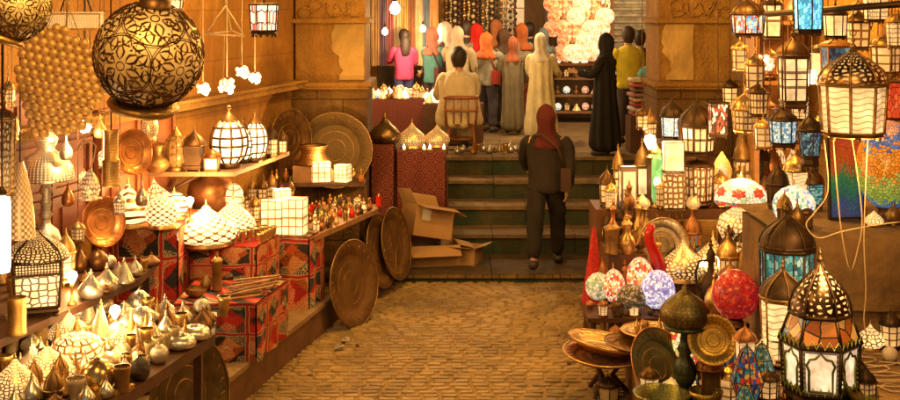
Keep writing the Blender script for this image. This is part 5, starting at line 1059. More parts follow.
for x, y, hh, w_, h_, m, lb, rt in ((712, 402, .3, 36, 60, stain2, 'dark green stained glass lantern at bottom, leftmost of the dark group', .2), (731, 392, .3, 34, 66, stain, 'blue and red stained glass lantern in the dark group', .9), (747, 408, T, 34, 66, stain, 'big blue red stained glass lantern in front of the dark group', .5), (724, 426, T, 26, 44, stain2, 'small green stained glass lantern at the bottom edge of the dark group', .1), (762, 390, T, 28, 50, stain2, 'green stained glass lantern tucked left of the white lantern', .4)):
    if hh == T and x < 745: x = 745
    on(x, y, hh, lambda Y: pyramid_glass(W(w_, Y), W(h_, Y), m), lb, 'stained lantern', rz=rt)
# front table lanterns
def LNT(px, py, n, w_, h_, met, gl_, lab, **k): return LN(px, py, T, n, w_, h_, met, gl_, lab, **k)
r = LNT(820, 404, 6, 78, 158, iron, glow('keyhole_glass', (1, .85, .72), 2.3, 1, 1, .1, lc=(.3, .16, .1)), 'large black domed lantern glowing white on the front table', body=(.1, .4), shoulder=(.15, .76, ambr), mid=0, rz=.25, dome=pierced('pierced_black_dome', (.1, .06, .035), (1, .66, .3), 1.1, 14, 6, 'vor', .3)); lit(r, .95, 8, -.2)
# zigzag trellis bands on the large lantern
b = MB(); Yq = A(820, 404, T).y; R = W(39, Yq); hh = W(158, Yq)
for i in range(6):
    a0, a1 = 2*pi*i/6+pi/6, 2*pi*(i+1)/6+pi/6; q0 = Vector((cos(a0), sin(a0), 0))*R*.945; q1 = Vector((cos(a1), sin(a1), 0))*R*.945
    def pt(u, v): return q0*(1-u)+q1*u+Vector((0, 0, hh*(.12+.26*v)))
    b.tube([pt(.2, .06), pt(.2, .55), pt(.14, .68), pt(.22, .82), pt(.36, .84), pt(.5, .97), pt(.64, .84), pt(.78, .82), pt(.86, .68), pt(.8, .55), pt(.8, .06), pt(.2, .06)], .008, 6)
    for k in range(9): b.ball(pt(.08, .05+.11*k), .007, 0, 6); b.ball(pt(.92, .05+.11*k), .007, 0, 6)
for z in (.105, .4):
    pts = []
    for i in range(6):
        a0, a1 = 2*pi*i/6+pi/6, 2*pi*(i+1)/6+pi/6
        for k in range(10):
            u = k/10; rr = R*(1.04 if z > .2 else .95); x = (cos(a0)*(1-u)+cos(a1)*u)*rr; y = (sin(a0)*(1-u)+sin(a1)*u)*rr; pts.append((x, y, z*hh+(k % 2)*hh*.05))
    b.tube(pts, .006, 5)
b.build('trellis_band', metal('green_brass', (.3, .35, .1), .35), r)
LNT(783, 366, 6, 46, 108, brass_old, wg, 'brass lantern with white wavy panes behind the large black lantern', body=(.08, .62), dome=iron)
LNT(787, 348, 8, 54, 150, iron, teal, 'dark domed lantern with teal beaded glass standing at the back of the table', body=(.06, .66), taper=(.95, 1.0), mid=1)
put(tray(W(30, 6.8), metal('green_gold_plate', (.4, .4, .12), .3, 12), .05, 'scalloped_plate', gb), P(852, 385, 6.75), 'green gold scalloped plate leaning right of the large black lantern', 'plate', rot=(radians(60), radians(0), radians(52)))
LNT(866, 404, 6, 20, 40, iron, dim, 'small black lantern right of the scalloped plate')
r = empty('plastic_bulb'); b = MB(); b.ball((0, 0, .05), .05, 0, 14); b.build('globe', plain('white_plastic', (.6, .5, .38), .4, .1, 5, 0), r); put(r, A(890, 362, T), 'white round globe lying on the brown cloth at the right border', 'globe')
random.seed(6)
for k in range(4):
    r = empty('coiled_cord'); b = MB(); a0 = random.uniform(0, 6); pts = []
    for i in range(22): a = a0+i*.42; rr = .05+.006*i; pts.append((rr*1.6*cos(a), rr*sin(a), .008+.004*(i % 3)))
    b.tube(pts, .005, 6); b.build('cord', wire_l, r); put(r, A(858+k*14, 362+k*9, T), 'loose loop of pale lamp cord lying on the brown front table', 'cord', 'cord loops on the front table')
# counter top pieces
K = 1.625
r = empty('mosaic_panel'); q = W(1, 8.7); b = MB()
for i in range(3): pass
b.box((0, 0, 41*q), (34*q, .02, 78*q))
for i, u in enumerate(b.uv): b.uv[i] = [(0, 0), (1, 0), (1, 1), (0, 1)]
b.build('mosaic', mosaic('panel_mosaic', [(.05, .08, .25), (.04, .1, .3), (.03, .2, .12), (.05, .25, .1), (.6, .12, .02), (.55, .1, .02), (.5, .06, .02)], 16, 36, .25, (.05, .03, .02), .06, .9, .8), r)
b = MB()
for s_ in (-1, 1): b.box((s_*18*q, 0, 41*q), (2.5*q, .035, 82*q)); b.box((0, 0, 41*q+s_*40*q), (33.4*q, .034, 2.4*q))
b.build('frame', plain('black_wood', (.03, .015, .01), .4), r); put(r, A(847, 219, K), 'black framed mosaic panel of red green and blue bands on the counter', 'mosaic panel', rot=(radians(-4), 0, .1))
on(888, 222, K, lambda Y: egg_lamp(W(62, Y), W(102, Y), wave, iron_l), 'giant egg lamp with wavy blue orange and green mosaic bands', 'egg lamp')
on(794, 226, K, lambda Y: dome_lamp(W(42, Y), W(48, Y), wmos, kind='round'), 'white mosaic dome lamp with blue flower at left end of the counter', 'dome lamp')
# pole and hanging lanterns
p0, p1 = P(768, 14, 8.4), P(930, 2, 7.4); r = empty('hanging_pole', p0); tag(r, 'long dark pole running across the top right with lanterns hung on it', 'pole'); b = MB(); b.tube([(0, 0, 0), p1-p0], .022, 10); b.build('rod', iron, r)
b = MB(); b.tube([(0.05, 0, .02), (0.05, 0, 1.2)], .006); b.tube([(1.1, -.65, .1), (1.1, -.65, 1.2)], .006); b.build('wire', iron, r)
def HG(px, pyb, Y, n, w_, h_, met, gl_, lab, zt=None, cat='lantern', **k):
    r = lantern(n, W(w_, Y), W(h_, Y), met, gl_, hang=True, **k); p = P(px, pyb, Y); b = MB(); b.tube([(0, 0, W(h_, Y)*1.03), (0, 0, (zt or 4.6)-p.z)], .005, 5); b.build('chain', iron_l, r); return put(r, p, lab, cat)
rH = HG(853, 139, 7.4, 8, 66, 104, brass_old, glow('coin_wave_glass', (1, .72, .42), 2.0, 1, 8, .15, 'wave', lc=(.45, .26, .12)), 'big eight sided hanging lantern with glowing white wavy panes', zt=P(853, 9, 7.8).z, body=(.06, .52), dome=pierced('pierced_brown_dome', (.22, .12, .05), (1, .55, .2), .9, 16, 6, 'vor', .25), mid=0)
HG(793, 112, 9.3, 4, 34, 88, iron_l, glow('round_motif_glass', (1, .74, .42), 2.4, 2, 3, .1), 'hanging lantern with two bright white tiers left of the big eight sided one', body=(.12, .62), mid=1)
HG(808, 36, 7.9, 6, 30, 52, iron, cyan, 'bright cyan glass lantern hanging at the top right', body=(.12, .8))
HG(783, 149, 9, 8, 28, 46, iron, mosaic('blue_stripe_glass', [(.25, .45, .5), (.6, .65, .55), (.1, .25, .35)], 2, 4, .8), 'round blue and white striped glass lantern hanging above the counter end', body=(.14, .62))
HG(810, 172, 8.4, 6, 25, 66, iron, dblue, 'pointed night blue glass lantern hanging beside the striped one', body=(.24, .62), taper=(.7, 1.))
HG(886, 78, 9.5, 6, 30, 52, brass_old, warm, 'hanging brass lantern with warm white panes at the right border', body=(.12, .6))
HG(836, 104, 10, 4, 34, 76, plain('orange_frame', (.35, .16, .04), .5, .3, 6), dblue, 'wide amber framed hanging lantern with blue panes behind the eight sided one', body=(.08, .75))
HG(718, 138, 11.6, 4, 24, 42, iron, mosaic('dark_lit_panes', [(.9, .65, .4), (.1, .04, .02), (.5, .08, .03)], 3, 3, 1.2), 'square black hanging lantern before the right stone pier', body=(.1, .82))
HG(745, 134, 10.8, 8, 26, 48, brass, dim, 'golden bell shaped lantern hanging right of the stone pier', body=(.1, .5), domek=1.1)
HG(748, 38, 10, 8, 34, 46, iron_l, mosaic('colour_fringe', [(.9, .6, .3), (.2, .4, .6), (.7, .1, .05), (.9, .8, .5)], 3, 2, 1.), 'wide lantern with colourful fringe hanging at top beside the pier', body=(.1, .5))
HG(772, 42, 10.4, 4, 22, 50, iron_l, ag, 'narrow bright lantern hanging left of the cyan one', body=(.1, .75))
HG(892, 122, 9, 4, 26, 50, wood, mosaic('red_lit', [(.7, .12, .03), (.6, .06, .02)], 2, 2, .5), 'dark wooden hanging lantern with red glass at the right border', body=(.08, .8))
HG(642, 130, 11.9, 6, 13, 26, iron_l, warm, 'tiny hanging lantern by the left edge of the right stone pier')
HG(755, 92, 10.3, 6, 20, 44, brass, warm, 'slim golden hanging lantern under the fringed one', body=(.1, .6))
HG(876, 24, 9, 6, 26, 44, iron_l, lg, 'laced glass lantern hanging at the top right corner', body=(.1, .6))
# shelves of the shelf unit
random.seed(12); gk = [warm, dim, lg, ag]; kk_ = 0
nmx = ['brass', 'dark', 'brown', 'golden']
for si, (z, n_) in enumerate(((1.78, 8), (2.42, 8), (3.02, 6))):
    nm_ = ['lowest', 'middle', 'top'][si]
    for k in range(n_):
        x = 3.14+1.32*(k+.5)/n_; kk_ += 1; h_ = random.uniform(.26, .42); w_ = random.uniform(.12, .16)
        if k % 4 == 3: r = vase(sc_prof([PR_JUG, PR_BALL][k % 2], w_, h_*.8), [brass, copper][si % 2], 'brass_jug', 16, handle=1); cat = 'jug'; d_ = 'polished metal jug'
        elif k % 4 == 1: r = dome_lamp(w_*1.1, h_*.8, pz[['vor', 'fine', 'dots'][si]], kind=['star', 'tagine', 'round'][si]); cat = 'dome lamp'; d_ = 'pierced glowing dome lamp'
        else: r = lantern([6, 4, 8][kk_ % 3], w_, h_, [brass, iron, iron_l, brass_old][kk_ % 4], gk[kk_ % 4]); cat = 'lantern'; d_ = '%s framed lantern' % nmx[kk_ % 4]
        put(r, (x+(.03 if abs(x-3.8) < .03 else 0), 12.12, z), '%s on the %s shelf of the tall unit, %s from left' % (d_, nm_, ['first', 'second', 'third', 'fourth', 'fifth', 'sixth', 'seventh', 'eighth'][k]), cat, rz=random.uniform(-.3, .3))
for k in range(6):
    r = dup(HGp) if 0 else flower(.09, (0, k % 2), 'bead_lamp', 1.2); put(r, P(764+k*24, 64+(k*37 % 30), 10.6), ['whitish', 'reddish'][k % 2]+' beaded ball lamp hanging before the shelf unit, '+['first', 'second', 'third', 'fourth', 'fifth', 'sixth'][k]+' from left', 'flower lamp')
# loops of pale cable in front of the panel
for k, pts in enumerate(([(832, 108), (834, 150), (838, 200), (842, 235), (850, 270), (858, 248), (862, 215), (852, 140), (846, 134)], [(824, 140), (828, 190), (815, 212), (806, 225), (818, 238), (840, 232), (870, 226), (900, 222)], [(868, 138), (866, 180), (864, 240), (866, 290), (864, 320), (868, 342)])):
    r = empty('hanging_cable'); P0_ = P(*pts[0], 7.55); b = MB(); pv = [P(x, y, 7.55-.05*k)-P0_ for x, y in pts]; sm = []
    for i in range(len(pv)-1):
        a0 = pv[max(i-1, 0)]; a1, a2 = pv[i], pv[i+1]; a3 = pv[min(i+2, len(pv)-1)]
        for u in (0, .25, .5, .75): sm.append(.5*((2*a1)+(a2-a0)*u+(2*a0-5*a1+4*a2-a3)*u*u+(3*a1-a0-3*a2+a3)*u**3))
    b.tube(sm+[pv[-1]], .0042, 6); b.build('cable', wire_l, r); put(r, P0_, ['pale cable looping below the big eight sided lantern', 'pale cable trailing over the counter edge to the right border', 'pale cable hanging straight down before the brown counter'][k], 'cable')
# small brass clutter for the right stall tiers
random.seed(77); n = 0; occR = [A(x, y, D) for x, y in [(683, 281), (713, 279), (655, 282)]]+[Vector((2.04, 11.55, 0))]
for tr in range(400):
    X, Y = random.uniform(1.92, 2.46), random.uniform(11.14, 11.8)
    if any((X-q.x)**2+(Y-q.y)**2 < .15**2 for q in occR): continue
    occR.append(Vector((X, Y, 0))); r = dup(protos[n % 5]); put(r, (X, Y, D), ['silvery onion', 'round brass', 'brown onion', 'pointed brass', 'brass goblet'][n % 5]+' trinket between the glowing onion lamps of the middle tier', 'trinket', 'trinkets on the middle tier', s=random.uniform(1, 1.5)); n += 1
occR = []
for tr in range(300):
    X, Y = random.uniform(2.4, 3.2), random.uniform(10.4, 11.0)
    if any((X-q.x)**2+(Y-q.y)**2 < .13**2 for q in occR): continue
    occR.append(Vector((X, Y, 0))); r = dup(protos[n % 5]); put(r, (X, Y, .45), ['silvery onion', 'round brass', 'brown onion', 'pointed brass', 'brass goblet'][n % 5]+' trinket on the low side platform at the right stall', 'trinket', 'trinkets on the side platform', s=random.uniform(1, 2.2)); n += 1
for k, (x, y, hh) in enumerate(((115, 340, 1.05), (190, 222, 1.27), (72, 305, 1.25))):
    bare(A(x, y, hh), (5, 9, 5)[k], ['lit bare bulb among the glowing globes of the display table', 'lit bare bulb behind the lattice domes on the tall cloth table', 'lit bare bulb right of the square black lantern'][k], .035, .12)
bare(A(700, 282, D), 9, 'lit bare bulb between the two glowing onion lamps at right', .035, .1)
bare(A(768, 256, .8), 7, 'lit bare bulb right of the stained glass table lamp', .035, .1)

# more lanterns filling the tiers of the right stall
random.seed(50)
mets = [(brass, 'brass'), (iron, 'black'), (iron_l, 'brown'), (copper_old, 'copper'), (brass_old, 'old brass')]; gls = [(warm, 'warm lit'), (dim, 'dim amber'), (lg, 'laced white'), (wg, 'wavy white'), (ambr, 'orange'), (plain('smoky_glass', (.1, .06, .03), .15, .3, 6, 0), 'unlit smoky'), (teal, 'teal')]
def fill(x0, x1, ys, h, n, hr, where, seed, wr=(12, 18)):
    rr = random.Random(seed)
    for k in range(n):
        px = x0+(x1-x0)*(k+.5)/n+rr.uniform(-1.5, 1.5); m, mn = mets[rr.randrange(5)]; g, gn = gls[rr.randrange(7)]; kind = rr.random(); Y_ = ys; X_ = (px-450)*Y_/F
        w_, h_ = rr.uniform(*wr)*Y_/F, rr.uniform(*hr)*Y_/F; sd = rr.choice(['six', 'four', 'eight'])
        if kind < .62: r = lantern({'six': 6, 'four': 4, 'eight': 8}[sd], w_, h_, m, g, body=(.1, rr.uniform(.48, .66))); lb = '%s %s sided lantern with %s panes %s' % (mn, sd, gn, where); cat = 'lantern'
        elif kind < .8: r = vase(sc_prof(rr.choice([PR_JUG, PR_BALL, PR_BOT]), w_, h_*.75), m, 'metal_flask', 18, handle=rr.random() < .6, lid=1); lb = '%s flask with pointed lid %s' % (mn, where); cat = 'flask'
        else: r = dome_lamp(w_*1.25, h_*.7, rr.choice([pz['vor'], pz['fine'], pz['dots']]), kind=rr.choice(['star', 'tagine', 'round'])); lb = 'pierced glowing dome lamp '+where; cat = 'dome lamp'
        put(r, (X_, Y_+rr.uniform(-.03, .03), h), lb, cat, rz=rr.uniform(-.4, .4))
fill(640, 700, 11.76, .61, 4, (46, 60), 'at the back of the middle tier', 14, (17, 22))
fill(648, 716, 11.42, .61, 4, (28, 40), 'in the middle of the middle tier', 15, (14, 18))
fill(596, 640, 10.62, .43, 3, (16, 22), 'at the front edge of the low stool', 16, (9, 12))
fill(640, 700, 8.9, .3, 3, (22, 34), 'at the bottom edge by the green pedestal', 17, (18, 22))
fill(597, 652, 11.1, .43, 5, (38, 54), 'at the back of the low stool', 18, (11, 14))
fill(604, 700, 11.94, 1.15, 6, (24, 36), 'at the front edge of the rear tier', 1, (11, 15))
fill(712, 790, 12.02, 1.15, 5, (28, 44), 'at the right front of the rear tier', 2, (12, 17))
fill(738, 778, 12.3, 1.15, 3, (60, 80), 'at the back right of the rear tier', 3, (18, 22))
fill(640, 700, 11.14, .61, 4, (20, 30), 'at the front edge of the middle tier', 4, (12, 16))
fill(722, 780, 11.26, .8, 4, (26, 40), 'in front of the stained glass table lamp', 5, (14, 18))
fill(705, 775, 10.4, .45, 4, (46, 66), 'on the low side platform', 6, (20, 26))
fill(703, 770, 10.85, .45, 4, (56, 80), 'at the back of the low side platform', 7, (20, 26))
fill(610, 650, 10.2, .3, 3, (20, 28), 'under the low stool edge on the platform', 8, (14, 18))
fill(668, 720, 9.6, .3, 3, (40, 60), 'behind the green pedestal lamp', 9, (20, 26))
fill(735, 790, 7.5, .92, 3, (36, 50), 'on the front table before the white paned lantern', 10, (22, 26))
fill(862, 900, 7.9, .92, 2, (34, 48), 'at the right end of the front table', 11, (20, 26))
fill(780, 812, 8.35, 1.625, 3, (26, 40), 'at the left front edge of the counter', 12, (14, 18))
fill(770, 818, 9.2, 1.625, 3, (44, 60), 'at the back left of the counter', 13, (22, 26))
for k, (px, pyb, Y_, w_, h_) in enumerate(((763, 150, 9.8, 18, 36), (835, 40, 9.6, 24, 40), (858, 52, 10.4, 26, 48), (770, 78, 10.9, 18, 34), (898, 50, 8.6, 24, 44), (740, 72, 11.4, 18, 36), (818, 76, 10.7, 22, 38), (758, 118, 10.2, 20, 40), (878, 108, 10.6, 22, 40), (862, 30, 11, 22, 36))):
    m, mn = mets[k % 5]; g, gn = gls[(k*3) % 5]; HG(px, pyb, Y_, [6, 8, 4][k % 3], w_, h_, m, g, 'hanging %s lantern with %s panes among the upper right lanterns' % (mn, gn), body=(.1, .62))

lit(rH, -.12, 9, -.1)

random.seed(91)
for k in range(8):
    px = 607+k*12.5; m, mn = mets[(k*2) % 5]; g, gn = gls[(k*3+1) % 7]; HG(px, 250+random.uniform(-5, 4), 11.82, [6, 4, 8][k % 3], random.uniform(10, 12.5), random.uniform(24, 31), m, g, 'little %s lantern with %s panes hooked under the rear tier edge' % (mn, gn), zt=1.12, body=(.1, .6))
for k in range(7):
    px = 648+k*12; m, mn = mets[(k*3) % 5]; g, gn = gls[(k*2+1) % 7]; HG(px, 320+random.uniform(-4, 4), 11.04, [8, 6, 4][k % 3], random.uniform(10, 13), random.uniform(22, 28), m, g, 'little %s lantern with %s panes hooked under the middle tier edge' % (mn, gn), zt=.58, body=(.1, .6))

fill(700, 760, 8.6, .3, 3, (46, 62), 'behind the dark stained lanterns', 21, (22, 28))
fill(738, 800, 6.9, .92, 3, (24, 34), 'at the very front of the front table', 22, (20, 24))
fill(720, 790, 11.0, .45, 5, (70, 92), 'tall at the back of the side platform', 23, (18, 24))
fill(735, 800, 12.4, 1.15, 4, (84, 104), 'tallest at the back of the rear tier', 24, (16, 22))
fill(866, 900, 8.5, 1.625, 2, (20, 28), 'beside the giant banded egg lamp', 25, (14, 18))
fill(600, 648, 11.8, .85, 4, (30, 40), 'crowded at the back of the narrow block', 26, (10, 13))
for k, (px, pyb, Y_, w_, h_) in enumerate(((730, 108, 12.6, 16, 34), (800, 122, 10.2, 18, 36), (770, 128, 10.6, 16, 32), (828, 134, 10.8, 18, 34), (895, 176, 9.2, 16, 34))):
    m, mn = mets[(k+1) % 5]; g, gn = gls[(k*2) % 7]; HG(px, pyb, Y_, [6, 8, 4][k % 3], w_, h_, m, g, 'smaller %s hanging lantern with %s panes near the right pier' % (mn, gn), body=(.1, .6))
# ================================================================ BACKGROUND SHOPS AND PEOPLE
UF = 1.1
def bwall(name, x0, x1, Y, z0, z1, m, lab, cat='wall', d=.3): b = MB(); b.box(((x1-x0)/2, d/2, (z1-z0)/2), (x1-x0, d, z1-z0)); o = b.build(name, m, loc=(x0, Y, z0)); tag(o, lab, cat); return o
bwall('back_wall', -5, 7, 24.5, UF, 6.5, stone('far_stone', (.3, .17, .07), (.5, .32, .15), 1), 'far ochre stone wall closing the lane behind the crowd')
o = bwall('side_building', -3.2, -1.95, 15.6, UF, 6, m_wallL, 'building flank just behind the left stone pier', 'building', 6)
o = bwall('side_building', 3.95, 5.6, 15.6, UF, 6, m_wallL, 'building flank just behind the right stone pier', 'building', 8)
# roller shutter
r = empty('roller_shutter', (3.0, 22, 0)); tag(r, 'grey corrugated roller shutter above the textile stall', 'roller shutter'); b = MB(); zz = 2.35; n = 0
prof = []
while zz < 4.4: prof += [(0, zz), (-.035, zz+.03), (-.035, zz+.07), (0, zz+.1)]; zz += .115
vs = [(x, y, z) for y, z in prof for x in (0, .85)]; fs = [[2*i, 2*i+1, 2*i+3, 2*i+2] for i in range(len(prof)-1)]; b.add(vs, fs, [[(0, 0)]*4]*len(fs), 0, False); b.build('slats', metal('shutter_metal', (.5, .47, .38), .45, mt=.3), r)
b = MB(); b.box((-.04, 0, 2.75), (.07, .1, 3.3)); b.box((.89, 0, 2.75), (.07, .1, 3.3)); b.build('guide_rail', wood_l, r); b = MB(); b.box((.425, .15, 1.75), (.8, .05, 1.2)); b.build('opening_shade_board', plain('painted_shade', (.05, .03, .03), .9), r)  # dark board stands in for the shade inside the opening
# post row and doorway
for k, (x, lb) in enumerate(((374, 'thin gilt post at the far left of the upper lane'), (443, 'gilt post between the scarves and the bead strings'), (484, 'left post of the pale green doorway'), (498, 'right post of the pale green doorway'), (548, 'dark post left of the pink lamps'), (614, 'ochre post between the pink lamps and the shutter'))):
    p = P(x, 0, 22.2); b = MB(); b.box((0, 0, 1.7), (.13, .12, 3.4)); o = b.build('shop_post', [brass_old, brass_old, plain('green_wood', (.12, .14, .06), .5), plain('green_wood', (.12, .14, .06), .5), wood, plain('ochre_wood', (.45, .28, .1), .6)][k], loc=(p.x, 22.2, UF)); tag(o, lb, 'post')
b = MB(); b.box((0, 0, 1.2), (.5, .04, 2.4)); o = b.build('lit_doorway', glow('doorway_glow', (1, .7, .45), .8, 2, 3, .03), loc=(P(515, 0, 22.6).x-.05, 22.9, UF)); tag(o, 'glowing pinkish doorway at the back of the upper lane', 'doorway')
# hanging scarves at left shop
cols = [(.4, .24, .1), (.14, .08, .14), (.35, .12, .12), (.5, .4, .24), (.4, .27, .08), (.22, .09, .04), (.45, .33, .2), (.1, .12, .16), (.4, .2, .07)]
cn = ['sand', 'violet', 'rose', 'cream', 'gold', 'rust', 'beige', 'blue', 'amber']
for k, c in enumerate(cols):
    b = MB(); n = 12; vs = []; w_ = .17
    for i in range(n+1):
        for j in range(9): vs.append((w_*i/n-w_/2, .035*sin(i*1.9)+.01*sin(j+i), -1.5*j/8+random.uniform(0, .02)))
    fs = [[i*9+j, i*9+j+1, (i+1)*9+j+1, (i+1)*9+j] for i in range(n) for j in range(8)]; b.add(vs, fs, [[(0, 0)]*4]*len(fs)); p = P(376+k*7.2, 8, 20.8)
    o = b.build('hanging_scarf', fabric('scarf_'+cn[k], c), loc=(p.x, 20.8, 3.6)); tag(o, 'long %s coloured scarf in the row hanging behind the pink jacket' % cn[k], 'scarf')
b = MB(); b.tube([(-1.35, 20.8, 3.61), (0.1, 20.8, 3.61)], .02); o = b.build('scarf_rail', iron); tag(o, 'horizontal rail from which the long scarves hang', 'rail')
# bead strings
bdm = [plain('bead_brown', (.2, .07, .03), .3, .3, 5, 0), brass, plain('bead_cream', (.6, .45, .25), .4, .2, 5, 0), plain('bead_black', (.04, .03, .02), .3, 0, 5, 0)]
bp = []
for q in range(4):
    b = MB()
    for k in range(22): b.ball((0.01*sin(k*q), 0, -.055*k), .026+.006*((k+q) % 3), (k+q) % 2, 8)
    bp.append(b.build('bead_string', [bdm[q], bdm[(q+1) % 4]]))
for k in range(16):
    r = bp[k] if k < 4 else dup(bp[k % 4]); p = P(446+k*4.6, 0, 21.6); r.location = (p.x, 21.6+.05*(k % 2), 3.62-.04*(k % 3)); tag(r, ['brown and brass', 'brass and cream', 'cream and black', 'black and brown'][k % 4]+' bead string hanging above the crowd', 'bead string', ['brown', 'brass', 'cream', 'black'][k % 4]+' bead strings above the crowd')
b = MB(); b.tube([(-.2, 21.65, 3.63), (1.4, 21.65, 3.63)], .02); o = b.build('bead_rail', iron); tag(o, 'horizontal rail carrying the bead strings', 'rail')
# pink glowing lamp cluster
pk = [mosaic('amber_lamp_a', [(.8, .34, .12), (.8, .45, .22), (.65, .16, .05)], 9, 5, .8, (.5, .2, .1), .05), mosaic('amber_lamp_b', [(.95, .66, .36), (.9, .58, .3), (.85, .45, .2)], 9, 5, 1.2, (.5, .3, .2), .06)]
gp = []
for q in range(2):
    r = empty('ball_lamp'); b = MB(); b.ball((0, 0, 0), .17, 0, 16, .92); b.build('globe', pk[q], r); b = MB(); b.lathe([(.05, .15), (.06, .19), (.02, .22)], 8); b.tube([(0, 0, .2), (0, 0, .9)], .008, 5); b.build('cap', brass_old, r); gp.append(r)
k = 0
for row in range(5):
    for c_ in range(6):
        x, y = 553+c_*9.6+(row % 2)*4, 4+row*12.2
        if row > 2 and c_ in (0,): continue
        q = 0 if (c_ < 2 or (row+c_) % 4 == 0) else 1; r = gp[q] if k in (0, 2) and not gp[q].get('label') else dup(gp[q]); k += 1
        put(r, P(x, y, 21+.15*((row+c_) % 3)), ['reddish amber', 'pale glowing'][q]+' ball lamp, %s in the %s row of the dense cluster' % (['first', 'second', 'third', 'fourth', 'fifth', 'sixth'][c_], ['top', 'second', 'middle', 'fourth', 'bottom'][row]), 'ball lamp', ['reddish', 'pale'][q]+' ball lamps in the cluster')
for g in gp:
    if not g.get('label'): put(g, P(560, 16, 21.3), 'reddish amber glass ball lamp in the dense cluster over the lamp shelves', 'ball lamp', 'reddish ball lamps in the cluster')
# shelves of small lamps under the cluster
r = empty('lamp_shelves', (2.25, 21.4, UF)); tag(r, 'tiered wooden shelves of small lamps under the ball lamp cluster', 'shelves')
for k, z in enumerate((.16, .45, .75, 1.0)):
    b = MB(); b.box((0, .06*k, z), (1.5, .4, .03)); b.build('shelf', wood_l, r)
for s_ in (-1, 1): b = MB(); b.box((s_*.77, .12, .6), (.05, .5, 1.2)); b.build('side_panel', wood, r)
sp_ = [egg_lamp(.13, .15, wmos, None, 'shelf_lamp'), dome_lamp(.15, .16, pz['dots'], kind='cone', name='shelf_lamp'), lantern(6, .1, .2, brass, warm, name='shelf_lamp'), dome_lamp(.14, .15, glow('small_white_shade', (1, .72, .5), 2.2, kind='plain'), kind='star', name='shelf_lamp'), bottle(.09, .16, brass_old, brass, 'shelf_lamp'), egg_lamp(.13, .15, rwm, None, 'shelf_lamp')]
sn = ['white mosaic egg', 'pierced cone', 'small brass', 'white onion', 'brass flask shaped', 'red and white egg']; fs_ = set(); random.seed(2)
for k, z in enumerate((.175, .465, .765, 1.015)):
    for j in range(9):
        i = random.randrange(6); r = sp_[i] if i not in fs_ else dup(sp_[i]); fs_.add(i); put(r, (2.25-.66+.165*j, 21.4+.06*k-.06+.05*(j % 2), UF+z), sn[i]+' lamp on the tiered shelves under the ball lamp cluster', 'lamp', sn[i]+' lamps on the tiered shelves')
# carpet fronted table with small wares at the left shop
table('carpet_table', [(-.1, 18.3), (-.1, 18.9), (-1.25, 18.9), (-1.25, 18.3)], UF+.62, .04, wood, 'red carpet fronted table of small wares behind the seated man', 'covered table', skirt=.02, mskirt=cp, zfloor=UF)
for j in range(26):
    i = random.randrange(6); r = dup(sp_[i]); put(r, (-1.2+.085*(j % 13), 18.42+.25*(j//13), UF+.625), sn[i]+' lamp among the small wares on the red carpet fronted table', 'lamp', sn[i]+' lamps on the carpet fronted table', s=random.uniform(.8, 1.4))
b = MB(); b.box((0, 0, .3), (.9, .4, .6)); o = b.build('low_cabinet', wood, loc=(.05, 18.0, UF)); tag(o, 'low dark cabinet of white wares beside the seated man', 'cabinet')
for j in range(14):
    r = dup(sp_[3 if j % 2 else 1]); put(r, (-.3+.1*(j % 7), 17.9+.2*(j//7), UF+.6), ['pierced cone', 'white onion'][j % 2]+' lamp on the low cabinet beside the seated man', 'lamp', ['pierced cone', 'white onion'][j % 2]+' lamps on the low cabinet', s=random.uniform(.9, 1.3))
# brass clutter on the landing behind the steps
for j in range(22):
    r = dup(protos[j % 5]); put(r, (.1+.075*j, 16.75+.1*(j % 3), UF), ['silvery onion', 'round brass', 'brown onion', 'pointed brass', 'brass goblet'][j % 5]+' ware on the pavement behind the top step', 'trinket', ['silvery', 'round', 'brown', 'pointed', 'goblet'][j % 5]+' wares behind the top step', s=random.uniform(1, 1.6))
# textiles at right of the steps
b = MB(); b.box((0, 0, .25), (.62, .5, .5)); o = b.build('textile_bench', wood, loc=(2.83, 17.0, UF)); tag(o, 'dark bench under the stack of folded textiles', 'bench')
tc = [((.3, .1, .08), 'brick red'), ((.5, .45, .4), 'grey white'), ((.35, .05, .06), 'crimson'), ((.55, .42, .25), 'sand'), ((.4, .18, .15), 'dusty pink'), ((.15, .1, .08), 'dark brown'), ((.5, .1, .08), 'scarlet'), ((.6, .5, .38), 'cream')]
z = UF+.5
for k, (c, nm_) in enumerate(tc):
    b = MB(); n = 14; vs = []; H_ = .062; Lx, Ly = .27+.02*sin(k*2), .22
    for i in range(n+1):
        x = -Lx+2*Lx*i/n; s_ = .006*sin(i*1.7+k)
        for yy, zz in ((-Ly, .01), (-Ly-.02, H_*.5), (-Ly, H_*.92), (0, H_+.004), (Ly, H_*.92), (Ly+.02, H_*.5), (Ly, .01)): vs.append((x, yy+s_, max(0, zz+s_*.5)))
    fs = [[i*7+j, (i+1)*7+j, (i+1)*7+(j+1) % 7, i*7+(j+1) % 7] for i in range(n) for j in range(7)]+[list(range(7)), [n*7+j for j in range(7)][::-1]]
    b.add(vs, fs, [[(0, 0)]*len(f) for f in fs]); o = b.build('folded_textile', fabric('textile_'+nm_.replace(' ', '_'), c), loc=(2.83+.01*sin(k*3), 17.0, z)); tag(o, 'folded %s textile in the stack right of the woman in black' % nm_, 'folded textile'); z += H_+.006
